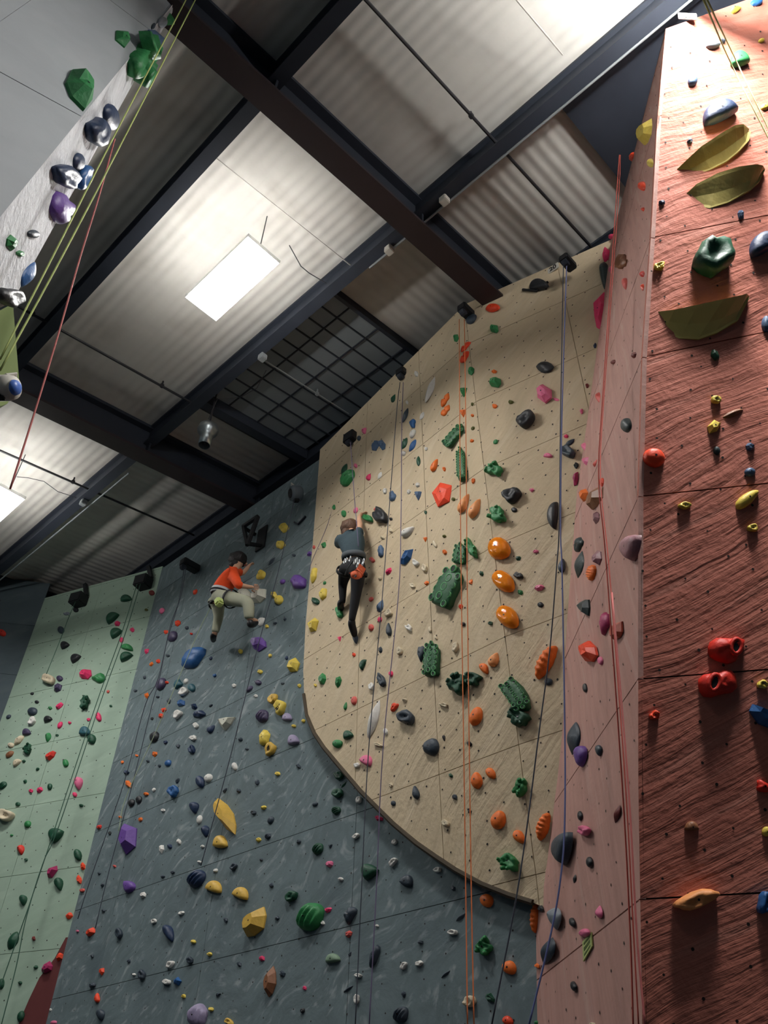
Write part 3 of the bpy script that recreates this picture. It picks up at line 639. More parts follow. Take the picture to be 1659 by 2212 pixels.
# px py length width angle style colour [landmark name]
HOLDS = """
984 729 16.3 11.9 80 p green
899 807 11.9 8.2 90 c white
929 838 65.1 12.6 67 l white !long white blade
849 859 20.0 10.4 65 d darkgreen
879 869 8.2 5.6 90 c white
875 895 35.8 9.5 68 l slate
891 914 19.1 12.6 80 b blue
911 897 20.0 8.7 62 l white
961 863 32.6 11.9 52 r orange
962 886 27.1 13.0 55 r orange
786 930 13.5 9.8 75 b pink
1063 664 30.4 15.6 15 o redorange !red-orange disc
1066 709 19.5 17.8 20 p green
1017 688 27.1 14.8 45 o slate
1005 748 28.2 10.4 50 r redorange
1003 770 31.5 13.0 52 r redorange
1017 800 19.1 11.3 75 p green
1000 846 20.6 17.8 -90 t green
1020 873 7.4 5.2 60 c olive
999 892 16.9 14.3 -85 t orange
1020 897 6.5 6.5 0 c orange
1067 802 10.9 7.4 10 c orange
1067 824 27.1 22.8 10 p green !big faceted green knob
1103 868 10.9 7.4 10 c olive
1068 877 10.0 8.2 20 c orange
1161 613 41.2 22.8 15 h black !black half-moon above chevron
1174 791 41.2 26.0 0 l black
1173 848 38.0 34.7 100 p pink !big pink pyramid
1200 862 16.3 6.5 -15 l pink
743 1013 29.3 13.5 65 l darkgreen
750 1031 40.1 22.8 50 m green !big ribbed green flake
775 946 10.9 8.2 70 o slate
810 961 23.9 14.8 60 p steel
824 960 22.8 15.6 -70 p steel
873 956 30.4 12.6 60 l darkgreen
891 960 32.1 11.9 58 l blue
891 936 21.7 9.8 60 o white
871 979 10.9 9.1 60 c white
768 1006 9.1 7.4 60 c pink
796 1030 15.2 10.4 65 d hotpink
820 1026 18.4 8.2 62 l white
831 1060 13.0 7.4 80 c white
847 1071 21.3 13.5 90 b steel
902 1047 10.4 8.2 60 c white
883 1062 10.0 7.4 60 c white
902 1070 20.0 16.5 -90 t steel
903 995 22.8 9.5 88 l darkgreen
920 969 8.2 6.1 60 c white
938 1004 29.3 12.6 65 d orange
959 1013 9.1 6.5 90 c orange
954 1065 59.7 43.4 68 p redorange !biggest red-orange flake
979 1078 8.2 7.4 0 c olive
721 1095 11.3 7.8 80 d green
742 1109 14.8 10.4 90 o green
768 1102 13.5 8.2 60 o pink
812 1100 10.4 7.8 10 o coral
822 1114 32.6 27.1 -60 j black !bulky black jug above climber
793 1119 29.3 12.6 -25 j green !green jug gripped by climber
844 1121 6.9 6.1 0 c black
844 1146 10.9 7.4 120 c cream
826 1161 10.4 6.9 150 c cream
919 1107 8.2 7.4 -90 d darkgreen
880 1147 33.6 16.9 35 d white !big white teardrop
699 1177 14.3 10.0 70 p green
678 1182 7.8 5.6 80 c coral
822 1190 23.9 12.2 80 b steel
803 1209 12.6 10.0 -60 b coral
878 1202 43.4 15.6 55 p blue !long blue wedge
898 1216 16.1 11.7 -50 j white
917 1227 16.1 11.3 -70 j cream
839 1233 19.1 10.0 52 p hotpink
821 1249 9.5 6.1 60 c cream
891 1265 12.6 9.1 -30 j cream
918 1165 10.4 9.1 -90 t orange
939 1175 16.9 7.8 110 o cream
959 1158 8.2 6.9 0 c olive
960 1192 10.0 8.7 90 c orange
921 1259 10.9 9.1 60 p orange
677 1241 30.4 12.6 75 b yellow !upper yellow lump by the grey edge
701 1259 7.8 5.6 60 c green
1136 906 43.4 25.0 45 j black !two-lobed black jug
1021 925 9.1 6.1 45 c olive
1019 952 9.1 6.1 30 c orange
1070 954 11.3 8.2 50 o green
1222 942 10.4 8.7 10 p hotpink
1226 975 32.6 22.8 -20 j slate !slate double jug by the tower
1229 956 28.2 10.4 40 l slate
1183 983 19.1 9.5 0 h pink
1068 1015 28.2 26.0 20 k green !upper green coral knob
1106 1069 39.1 27.1 35 j black !lumpy black jug
1148 1058 10.4 9.1 0 p pink
981 942 58.6 19.1 48 z darkgreen !upper slanted honeycomb
997 1003 68.4 18.2 92 z darkgreen !upright honeycomb beside the orange ropes
1022 1038 11.3 6.5 70 c orange
1001 1086 44.5 16.9 62 d peach !peach teardrop behind the orange ropes
1025 1097 46.0 19.1 62 d peach !peach teardrop at the fold line
1110 1101 12.2 10.9 0 o black
1075 1112 32.6 28.2 -20 k green !lower green coral knob
1192 1111 57.5 20.6 85 h black !black half-moon slab
1075 1182 47.7 44.5 95 e eggorange !highest glossy orange egg
1018 1184 41.2 17.4 -70 k green
994 1197 43.4 26.0 80 z darkgreen !domed honeycomb cluster
1119 1206 11.7 10.0 60 p darkgreen
1157 1191 11.3 7.4 10 c pink
1213 1221 30.4 16.1 80 d slate
1039 1238 11.7 9.1 -50 p darkgreen
1085 1254 55.3 38.0 -48 e eggorange !middle glossy orange egg
1120 1243 16.9 13.9 0 k black
1016 1256 12.2 8.2 80 p orange
1123 1279 13.0 10.9 -70 p green
1164 1269 22.8 13.5 15 p pink
1094 1331 56.9 39.1 -52 e eggorange !lowest glossy orange egg
1167 1306 12.6 11.7 0 o black
995 1310 10.0 7.8 70 c redorange
1000 1348 10.0 8.7 0 c black
1059 1346 10.0 8.7 0 c darkgreen
983 1398 21.3 11.7 70 j cream
967 1269 91.1 43.4 62 z darkgreen !largest slanted honeycomb slab
1066 1424 32.6 22.8 65 d peach
1045 1444 25.6 20.0 -60 d orange
1177 1428 82.5 25.0 60 w orange !upper ribbed carrot hold
989 1479 41.2 32.6 30 k darkgreen !broad green coral jug
1022 1465 30.4 26.0 -30 k darkgreen
1184 1472 16.9 15.6 0 o slate
1115 1502 73.8 41.2 -55 z darkgreen !lower long honeycomb slab
1121 1550 43.4 32.6 -40 k darkgreen
1027 1546 42.3 23.9 68 e orange
697 1282 27.8 13.5 80 b yellow
681 1298 19.5 13.0 -35 o darkgreen
675 1349 32.6 22.8 65 p yellow !pale yellow wedge
733 1323 25.0 12.6 -70 j green
801 1294 11.3 8.2 45 o coral
820 1307 28.2 16.1 70 d steel !steel teardrop under the rope
839 1324 17.8 13.0 60 j cream
820 1338 12.6 8.7 75 o hotpink
801 1355 14.8 10.9 80 o coral
839 1359 28.2 12.6 92 d slate
883 1356 15.6 11.3 -50 k white
928 1360 14.3 7.4 100 o cream
941 1377 10.9 4.8 -60 c cream
733 1380 11.3 8.2 -80 t hotpink
767 1380 20.6 12.6 -85 d slate
821 1403 13.5 8.7 -80 p slate
764 1414 8.2 6.9 -90 c redorange
863 1406 16.9 11.7 90 j cream
909 1410 31.5 14.3 85 b slate
933 1425 72.7 30.4 84 z darkgreen !upright honeycomb slab with pointed base
782 1434 25.0 10.9 65 h darkgreen
685 1421 6.1 4.3 90 c cream
695 1466 26.0 16.9 80 p green
730 1472 26.9 12.2 72 p green
681 1480 7.4 5.6 90 c yellow
802 1483 16.5 10.0 70 j white
824 1469 28.2 13.9 105 j slate
844 1455 12.2 8.2 80 c hotpink
764 1513 19.1 11.7 80 o coral
746 1525 17.8 7.4 78 d green
851 1527 21.3 12.2 55 b redorange
874 1512 9.5 8.2 0 c cream
959 1523 17.8 8.2 -10 k cream
877 1549 34.7 28.2 -10 j slate !heart-shaped slate jug
805 1551 87.9 19.5 72 l white !long white tusk
750 1586 21.3 18.2 20 h darkgreen
832 1580 15.6 9.5 100 o white
958 1594 13.5 8.2 -80 d black
728 1606 21.6 17.7 10 o green
817 1609 17.7 7.7 -20 k cream
930 1612 37.6 31.8 60 e slate !big dark slate dome
771 1653 13.1 10.8 0 j white
791 1641 27.0 22.2 -30 h pink !pink dome beside the purple rope
844 1696 10.8 7.7 80 c cream
897 1711 29.3 16.2 98 d slate
849 1735 11.6 10.0 80 o slate
732 1675 19.3 17.4 10 j darkgreen
729 1713 23.5 17.7 10 j darkgreen
742 1695 17.4 5.0 50 l darkgreen
725 1750 19.3 17.0 30 m darkgreen
680 1737 13.1 8.9 30 o slate
775 1728 14.7 12.0 60 j white
817 1767 18.9 12.0 -20 p hotpink !hot pink knob under the tan edge
769 1806 15.8 9.6 40 j white
852 1819 12.3 9.6 40 j white
685 1833 28.0 19.3 55 m darkgreen
713 1828 10.0 8.9 -90 t slate
711 1866 17.0 13.5 20 p pink
735 1899 10.4 9.3 0 c white
794 1880 34.7 32.8 40 h darkgreen !large dark green wedge jug
849 1862 22.8 11.2 50 j white
945 1879 16.2 11.2 20 j white
878 1901 28.0 25.1 -20 h slate !slate wedge jug
645 1818 10.6 7.7 60 c slate
644 1655 11.6 9.3 -50 p slate
1013 1606 13.3 10.1 -40 p black
1028 1685 35.5 22.9 88 e orange !orange egg paired below the carrot hold
1059 1670 26.3 18.3 -55 e orange
973 1675 10.5 8.7 -50 p darkgreen
1125 1700 34.4 25.2 60 k green !green coral knob by the dark rope
981 1721 13.3 11.0 -60 p slate
1013 1751 13.7 7.8 -60 p black
1075 1770 42.4 28.6 72 e orange !large orange egg low on tan
1120 1807 32.1 21.8 -55 e orange
1172 1784 61.8 22.9 72 w orange !lower ribbed carrot hold
1101 1862 40.1 29.8 -35 k green !green coral knob at the tan tip
962 1778 16.9 13.7 -20 j cream
978 1918 11.9 10.5 -40 p slate
1235 1594 79.0 24.0 84 l slate !tall slate blade on tower side
1252 1633 51.5 24.7 -92 d purple !purple teardrop on tower side
1292 1621 25.7 12.4 -88 d slate
1252 1762 22.4 7.8 -88 o black
1210 1830 76.7 32.1 80 h slate !big slate half-moon
1262 1794 24.0 21.1 10 j pink
1272 1862 25.7 10.1 -88 o black
1240 1898 20.6 5.5 80 l black
667 1979 63.7 49.2 62 m green !huge ribbed green melon
708 1965 17.0 10.8 30 p hotpink
697 1994 10.0 7.7 100 c white
755 1975 38.6 20.3 65 b slate
752 2017 17.0 14.3 60 p coral
717 2069 30.9 20.3 10 h sage !sage green half dome
814 2000 7.3 6.2 0 c white
808 2064 53.0 13.9 75 b slate !long dark slate lump
872 2086 18.1 10.4 60 j white
905 2081 15.8 11.2 20 j white
774 2107 16.2 8.5 0 j white
770 2158 20.1 10.8 80 j white
657 2134 10.4 8.9 -70 p hotpink
653 2183 11.2 8.1 60 c black
908 2035 10.8 8.9 0 c slate
871 2147 13.9 10.0 -80 p slate
864 2191 36.7 28.9 60 m slate !grey leaf-shaped jug
756 2060 9.6 6.6 60 t slate
752 2136 25.1 6.9 35 l slate
1050 1945 30.2 27.0 -60 e orange !orange egg below the tan tip
1155 1981 66.4 17.9 84 w orange !ribbed carrot at the tower corner
1167 1962 16.5 10.5 -80 p black
978 2014 20.2 12.4 10 j white
1046 2045 35.5 28.6 40 k green !light green craggy knob
1099 2090 32.1 27.9 -50 e orange !orange dome crossed by rope
1194 1983 53.8 29.8 -88 d grey !pale grey teardrop
1179 2054 66.4 27.5 72 l slate !dark slate blade low on tower
1160 2086 13.7 8.7 -60 p orange
1014 2163 27.9 22.4 10 j cream
1057 2155 24.0 18.8 -50 p darkgreen
1096 2205 25.2 19.2 -40 e redorange
1292 1969 29.8 15.1 90 d pink !upper low pink nub
1261 2015 22.9 18.8 40 o pink !lower low pink nub
1235 1992 22.9 10.1 -80 o black
1238 2130 24.0 10.1 -80 o black
1159 2209 11.5 9.2 0 o green
994 1981 25.7 10.1 40 l slate
962 2104 25.2 6.9 40 l slate
506 1655 17.2 10.7 105 o white
414 1619 17.2 12.7 80 j navy
362 1648 15.6 11.5 50 o blue
344 1654 7.8 5.3 80 c slate
449 1680 19.3 14.8 50 o white
431 1688 26.6 16.8 -80 o navy
374 1709 24.6 18.4 70 j blue
418 1744 25.6 22.1 -85 d navy
430 1770 20.1 9.8 75 o white
441 1795 26.6 21.7 -85 d navy
386 1818 11.9 7.8 100 c white
348 1834 19.3 9.8 80 p white
366 1828 11.5 9.0 -80 c navy
352 1750 8.2 7.0 0 c white
437 1828 7.8 7.0 0 c white
430 1862 7.8 6.6 0 c white
465 1880 9.4 7.8 30 c white
481 1760 88.1 33.8 -65 v gold !long yellow blade volume
474 1817 29.7 27.7 0 h gold !yellow half dome under the blade
422 1897 43.0 29.7 50 m navy !ribbed navy shell
461 1914 33.8 25.6 -15 h gold !yellow crimp nearer the navy shell
519 1928 33.8 25.6 -20 h gold !yellow crimp nearer the diamond volume
599 1671 10.7 9.0 0 c yellow
569 1744 11.1 9.0 30 c yellow
558 1814 11.1 8.6 30 c yellow
555 1690 11.9 7.8 80 c slate
515 1708 9.4 7.8 0 c slate
547 1755 11.5 9.4 20 c slate
584 1771 18.4 11.5 65 o slate
578 1806 14.3 11.5 60 m slate
505 1872 16.0 11.5 60 j slate
585 1912 11.1 8.6 -80 c slate
533 1618 7.4 4.9 20 c slate
384 1611 9.4 7.0 70 c slate
372 1884 7.8 7.0 0 c slate
351 1893 8.6 7.0 0 c slate
383 1686 12.7 5.7 60 c slate
564 1857 7.0 5.7 30 c slate
629 1936 27.7 18.9 50 j darkgreen
486 1707 12.3 4.9 60 c slate
363 2015 38.9 22.5 -70 d navy !navy teardrop near the bottom
391 1972 12.3 8.6 20 c white
417 2034 10.2 9.0 0 c yellow
452 2061 10.2 8.6 0 c yellow
410 2074 16.0 11.9 80 j slate
565 2070 13.5 11.5 0 p hotpink
582 2119 67.6 20.1 82 v brown !tan upright chunk
547 1990 73.8 38.9 62 v gold !yellow diamond volume
487 1987 11.5 7.4 -85 c slate
516 2083 11.5 9.4 -80 p slate
368 2083 18.9 11.5 55 j white
360 2121 16.0 12.7 10 j white
382 2119 20.5 15.6 60 p blue
396 2152 9.4 8.2 80 c yellow
424 2193 51.2 36.9 75 m lavender !pale lavender ribbed pinch
455 2180 10.7 9.0 0 c yellow
495 2207 20.5 11.5 -40 j gold
609 2103 15.6 11.5 -70 p slate
598 1983 9.0 7.8 0 c slate
471 2148 12.3 4.9 30 c slate
612 1139 22.1 16.8 60 b yellow !highest yellow lump on grey
605 1176 20.9 15.2 55 b yellow
563 1241 22.1 15.6 60 b yellow
643 1256 34.8 26.6 20 b purple !big purple cluster
610 1256 11.9 9.0 40 o purple
590 1284 17.2 13.5 -70 p yellow
601 1295 20.5 16.8 60 o yellow !yellow disc with bolt
525 1281 30.7 22.1 0 h offwhite !white volume under the climber's forearm
557 1285 42.0 26.6 40 p offwhite !white volume gripped by climber
423 1220 7.8 6.1 0 c red
421 1278 13.1 7.0 65 p redorange
634 1199 7.4 6.6 0 c slate
586 1212 23.0 6.6 50 l slate
668 1196 13.1 9.0 40 p purple
562 1342 20.5 11.9 65 h white !white half disc at the climber's foot
349 1319 13.9 9.0 60 o pink
383 1346 15.6 10.2 60 p redorange
358 1365 11.1 7.8 50 p redorange
371 1374 25.6 17.2 55 o plum
403 1356 8.6 6.6 40 c slate
413 1369 6.1 4.9 0 c red
415 1419 53.3 32.8 52 b blue !big blue sloper
362 1416 8.2 6.1 0 c slate
341 1428 10.7 8.2 60 p redorange
346 1477 28.7 17.6 60 o plum
360 1474 7.0 6.6 0 c redorange
383 1477 21.5 15.6 60 b teal
401 1471 12.3 7.8 60 o white
396 1494 21.5 13.5 45 j white
413 1485 18.4 14.8 -80 o teal
364 1514 11.1 6.6 80 c slate
390 1518 18.0 14.8 10 p blue
384 1543 21.5 12.7 52 j white
418 1526 15.2 13.5 -40 p navy
429 1542 23.0 17.2 10 b navy
353 1533 11.5 9.8 20 p redorange
347 1546 12.3 10.2 50 p redorange
423 1567 11.9 9.8 60 j white
417 1594 13.5 10.7 20 j white
455 1574 20.9 13.9 50 d navy
489 1557 36.9 29.7 30 t offwhite !big white pyramid volume
519 1407 10.2 8.6 60 c yellow
556 1390 31.8 29.7 10 p purple !purple polygon crossed by rope
576 1353 8.6 7.0 60 c yellow
583 1416 8.2 6.1 60 c yellow
561 1451 10.2 9.4 0 c yellow
633 1435 31.8 24.2 70 p yellow !yellow slab near the tan edge
463 1459 8.2 6.1 60 c blue
505 1481 9.4 7.0 60 c white
552 1503 7.8 7.0 0 c white
646 1481 8.6 7.0 80 c yellow
557 1474 13.5 11.1 0 o plum
538 1488 18.0 8.6 45 o plum
455 1422 8.6 4.9 70 c navy
610 1476 7.4 4.5 20 c slate
619 1421 8.6 5.3 80 c navy
589 1509 23.6 14.8 62 j gold
605 1528 31.8 18.9 80 j yellow !yellow pocketed jug
565 1546 28.7 23.6 60 m plum !ribbed purple pinch
619 1548 20.5 17.2 0 h lavender
655 1557 8.6 7.0 80 c yellow
634 1568 8.6 7.4 0 c yellow
570 1593 30.7 21.5 75 b yellow !blocky yellow jug
584 1618 29.7 17.6 70 j gold !yellow jug with holes
632 1597 23.6 22.1 10 h lavender !pale lavender half dome
519 1597 9.4 7.4 50 c slate
357 1603 9.4 6.6 50 c navy
594 1346 8.2 4.9 30 c slate
615 1337 7.8 5.3 60 c slate
455 1524 8.6 4.1 40 c slate
271 1291 24.3 14.8 10 h darkgreen
327 1280 12.6 10.9 0 o maroon
316 1317 7.4 5.6 0 c olive
240 1332 31.5 17.8 42 h darkgreen !highest dark green half-moon
253 1346 13.5 11.3 30 p hotpink
248 1365 27.8 18.2 38 h darkgreen
285 1360 10.9 9.5 60 p hotpink
262 1382 11.3 8.7 80 o hotpink
274 1397 26.5 13.5 -15 h green
270 1416 29.3 16.9 30 h darkgreen
131 1360 15.6 13.5 -80 o slate
138 1392 19.1 15.2 30 h black
161 1420 24.3 15.6 40 h black
163 1317 11.7 10.4 0 o black
144 1325 13.0 6.9 10 c grey
183 1455 27.1 21.3 20 p hotpink !big pink wedge on green
213 1464 27.8 18.7 8 b green !bright green disc on green
105 1467 25.0 21.7 -30 j cream !cream jug under the rope end
128 1465 13.5 12.2 0 o plum
123 1484 22.8 16.1 60 p plum
69 1498 7.8 5.6 30 c black
79 1516 9.1 6.9 0 o black
69 1536 20.0 17.4 20 o slate
108 1529 8.2 6.9 0 c green
127 1524 19.1 10.0 42 p hotpink
183 1518 24.3 16.1 70 k darkgreen
239 1525 6.1 5.2 0 c darkgreen
212 1548 20.4 11.3 -75 o hotpink
191 1554 8.2 6.1 30 c hotpink
233 1494 6.9 5.2 50 c coral
4 1366 19.5 13.0 -30 o red
18 1548 12.2 7.4 40 o slate
102 1552 18.2 13.0 20 h black
316 1406 13.5 7.4 60 p hotpink
326 1434 11.7 6.9 55 p orange
312 1463 7.8 5.2 70 c slate
316 1502 13.9 9.1 85 p orange
340 1505 7.4 5.6 0 c slate
292 1492 7.4 5.6 40 c slate
328 1552 6.9 5.2 70 c black
69 1557 19.5 12.2 60 j white
150 1561 6.9 6.1 0 c hotpink
129 1566 16.1 8.7 60 o hotpink
182 1578 23.4 20.0 0 h teal !teal wedge jug on green
197 1596 21.3 18.2 -80 e darkgreen !round dark green dome
102 1592 20.6 15.6 -100 d green
123 1588 6.5 4.8 0 c darkgreen
56 1580 17.8 14.8 10 h plum
40 1598 26.0 11.3 52 b cream
23 1609 13.5 10.9 0 o cream
20 1629 20.0 10.4 40 o brown
60 1618 20.4 13.5 60 k darkgreen
107 1632 28.2 13.5 45 p red !deep pink wedge with two bolts
141 1648 16.1 12.2 -80 o green
35 1646 20.8 11.7 40 h cream
51 1644 7.4 6.1 0 c darkgreen
81 1661 8.2 6.1 40 c darkgreen
54 1688 8.2 6.5 60 c darkgreen
107 1699 14.3 10.0 80 o darkgreen
85 1706 15.2 10.9 40 p hotpink
66 1708 9.5 7.8 0 c hotpink
5 1696 20.4 12.2 45 m darkgreen
168 1691 28.2 21.3 -88 d pink !pink teardrop by the rope pair
161 1716 10.9 9.1 -60 o hotpink
38 1737 10.9 9.1 20 o darkgreen
175 1740 8.2 6.5 0 c darkgreen
12 1761 32.6 25.0 0 j cream !big cream boulder jug
117 1801 33.6 27.1 50 h darkgreen !big dark green half-moon low
59 1780 16.5 12.6 60 o green
43 1835 22.8 19.1 -85 d red
167 1846 25.6 15.6 -80 o darkgreen
56 1857 7.4 6.1 30 c darkgreen
25 1804 6.1 4.8 0 c green
333 1629 13.0 10.4 60 p orange
295 1632 6.1 5.2 0 c orange
264 1646 7.4 5.2 80 c orange
272 1668 11.3 8.7 0 c navy
276 1693 18.2 11.3 -70 p orange
319 1644 6.9 6.1 0 c slate
332 1706 8.7 6.1 60 c white
315 1715 9.5 7.8 0 c orange
283 1734 17.4 12.2 60 o black
299 1727 16.9 11.7 70 o black
332 1591 25.0 16.5 65 o black !black oval behind the pale rope
259 1765 6.9 5.6 0 c orange
303 1770 9.5 6.9 60 c orange
213 1786 12.2 9.5 30 p red
237 1799 7.4 5.2 80 c black
272 1811 65.1 32.6 82 x purple !tall purple prism
111 1882 30.4 18.2 50 p magenta
126 1909 28.2 21.3 -80 d darkgreen
49 1944 23.4 18.7 -90 d darkgreen
26 2031 44.5 21.7 65 l darkgreen !long dark green leaf
72 2027 12.2 8.7 -80 p maroon
178 1871 18.2 10.4 90 p redorange
170 1899 19.5 11.3 -75 p redorange
177 1923 10.0 8.2 20 c coral
149 1978 16.1 12.2 20 b redorange
195 2013 22.8 13.5 45 p redorange
128 2067 21.3 12.6 70 p redorange
101 2089 30.4 18.2 50 p magenta
110 2121 9.1 7.4 20 c pink
219 2098 18.7 10.0 75 p redorange
209 2155 21.3 11.7 88 d redorange
77 2089 10.0 7.4 40 c darkgreen
43 2123 8.2 7.4 0 c darkgreen
2 2125 23.9 11.3 80 o darkgreen
44 2195 25.0 13.0 70 o darkgreen
279 1914 27.1 22.8 -80 h purple !purple half dome
308 1933 14.3 11.7 60 p white
332 1990 11.7 9.5 20 j white
257 2016 21.7 12.6 -80 j slate
278 2076 8.7 6.5 80 c slate
306 2105 21.7 13.5 -80 j slate
199 2128 13.5 10.4 40 c slate
289 2105 7.4 6.5 0 c white
216 2192 26.0 19.1 -85 d slate
115 2209 13.9 9.1 20 o pink
221 1911 9.1 6.5 60 c slate
214 1886 6.1 5.2 0 c slate
223 1967 7.4 6.1 0 c slate
247 1871 6.5 5.6 0 c coral
109 2181 6.1 3.9 90 c white
199 2065 7.4 5.6 80 c slate
167 2011 6.1 5.2 0 c pink
1634 4 30.3 13.1 15 o blue
1589 18 30.3 17.7 20 d yellow
1541 95 33.3 13.9 12 o grey
1562 87 13.1 7.6 -30 c slate
1645 87 14.7 8.6 20 o yellow
1597 124 43.4 31.6 15 h green !green dome under the yellow ropes
1497 173 23.2 18.7 30 o steel
1553 236 80.8 41.7 25 h navy !large navy half-moon
1491 304 12.6 8.6 10 c navy
1652 230 18.9 12.6 20 o yellow
1397 283 73.3 37.9 70 v yellow !yellow wedge wrapping the tower edge
1380 254 22.7 15.2 50 b redorange
1366 338 21.2 11.6 75 b redorange
1405 352 21.2 15.2 -80 o yellow
1387 402 23.2 18.2 -80 o redorange
1431 436 14.7 11.6 0 p navy
1601 462 19.2 15.7 80 p steel
1542 553 83.4 73.3 0 j darkgreen !big heart-shaped green sloper
1650 521 73.3 40.4 30 h navy !navy half-moon near the tower's far edge
1424 575 23.2 14.1 12 k yellow
1656 698 32.8 20.2 90 o steel
1545 766 22.2 16.7 -80 b darkgreen
1313 501 24.0 15.2 80 b magenta
1320 511 13.9 11.4 60 o hotpink
1309 549 29.0 15.7 85 b hotpink
1303 592 61.9 25.3 -88 d darkslate !dark teardrop behind the red rope
1320 582 15.7 10.1 90 o pink
1297 669 83.4 37.9 -95 p hotpink !huge pink wedge hold
1347 567 28.3 17.2 65 k brown
1350 613 29.0 12.1 -85 d coral
1387 592 13.6 8.1 80 c red
1387 621 18.2 8.1 -88 d redorange
1389 452 9.6 6.1 80 c redorange
1325 782 12.1 8.1 60 c maroon
1369 767 14.7 7.6 75 c maroon
1285 746 10.6 5.6 80 c navy
1268 833 10.1 6.1 80 c maroon
1292 860 29.0 12.6 -80 d coral
1256 888 10.6 6.1 80 c pink
1351 918 34.9 18.2 88 o darkslate
1261 966 23.2 11.6 -75 d pink
1265 997 21.5 15.2 -80 t pink
1285 1000 19.7 7.1 70 d coral
1244 1005 13.1 8.1 80 c darkslate
1243 1034 30.8 10.6 80 p magenta
1261 1070 29.8 15.2 75 p orange
1284 1074 60.6 22.7 65 p brown !brown triangular ledge
1299 1042 21.2 7.6 80 p redorange
1287 1118 28.3 11.1 85 p mauve
1290 1204 35.4 14.1 -88 p mauve
1276 1237 37.9 15.2 80 w orange
1249 1176 35.4 15.2 80 b darkslate
1249 1220 66.2 18.2 82 l darkslate !long dark pod by the purple rope
1357 1180 61.9 35.4 75 h mauve !mauve-brown half dome
1547 863 22.2 16.2 10 j yellow
1544 920 37.9 23.2 45 p yellow
1414 987 49.3 37.9 -20 o redorange !red dome beside the tower edge
1549 973 18.2 14.7 -80 o darkslate
1621 964 20.7 17.2 0 p steel
1621 1019 23.7 18.2 0 o steel
1479 1092 26.3 15.2 -5 j yellow
1615 1077 59.4 24.8 38 e yellow !long yellow egg
1626 1140 23.2 17.2 0 j yellow
1584 892 48.0 14.1 22 l brown
1261 1313 39.2 27.8 -70 t darkslate
1305 1345 50.5 14.7 82 b magenta
1331 1362 48.0 19.2 75 p brick
1268 1408 50.5 31.6 -85 p redorange !faceted orange-red block
1296 1427 20.2 9.1 -85 o pink
1263 1486 21.7 7.6 -85 o black
1571 1401 78.3 56.8 10 y red !upper red ring jug
1554 1475 80.8 61.9 5 y red !lower red ring jug
1414 1545 23.2 18.7 20 j redorange
1654 1550 75.8 37.9 -40 p blue !blue faceted block
1647 1478 23.2 18.7 0 j yellow
1331 1758 42.9 11.1 75 l maroon
1495 1784 30.8 21.2 0 h brown !small brown ledge
1504 1943 106.1 32.8 20 j peach !long peach jug low on tower
1654 1949 50.5 32.8 70 j blue !blue horn jug low on tower
1650 1699 32.8 24.0 -30 b red
1656 1796 22.7 17.7 80 o yellow
1279 2213 12.6 10.1 0 c cream
267 81 43.9 25.3 -65 p green !small green block high on the prow
179 187 91.1 48.9 -68 p green !large green block on the prow
332 56 14.2 8.1 70 o slate
353 49 25.0 15.5 70 o grey
369 44 30.4 13.5 75 p green
339 83 40.5 28.7 -50 p steel
309 125 82.7 33.8 68 k green !crumpled green hold at the prow
332 138 23.6 13.5 60 p green
243 255 55.7 27.0 -85 o navy
211 285 60.8 38.8 80 j navy !glossy navy jug highest of three
212 339 54.0 28.7 78 j blue
172 351 40.5 20.9 85 o navy
182 381 52.3 20.9 70 j blue
143 381 48.9 43.9 -40 j navy !broad navy jug
137 451 64.1 45.6 85 b purple !lumpy purple hold on prow
121 438 17.6 12.2 60 c green
74 506 24.3 18.2 0 o slate
28 525 37.1 20.9 85 p green
45 548 16.9 14.2 0 p green
66 594 62.4 23.6 62 l blue !blue banana hold
22 641 50.6 38.8 0 j black !glossy black jug at prow foot
3 699 33.8 9.5 88 p hotpink
"""
# ------------------------------------------------------------------ seating on the walls
BV = {k: BVHTree.FromPolygons(v, f) for k, (v, f) in SURF.items()}
def hit(px, py):
    for dx, dy in ((0, 0), (0, 4), (4, 0), (0, -4), (-4, 0), (6, 6), (-6, -6)):      # step off a joint between panels
        h = hit1(px + dx, py + dy)
        if h is not None:
            if dx or dy: h = (onplane(px, py, h[0], h[1]), h[1], h[2], h[3])
            return h
def hit1(px, py):
    d = ray(px, py).normalized(); best = None
    for k, t in BV.items():
        if k == 'band': continue
        loc, n, i, dist = t.ray_cast(EYE, d)
        if loc is not None and (best is None or dist < best[3]): best = (loc, n if n.dot(d) < 0 else -n, k, dist)
    return best
WN = {'grey': 'grey', 'tan': 'tan', 'green': 'green', 'dark': 'dark corner', 'side': 'tower flank', 'front': 'tower front', 'prow_white': 'white prow', 'prow_grey': 'grey prow'}

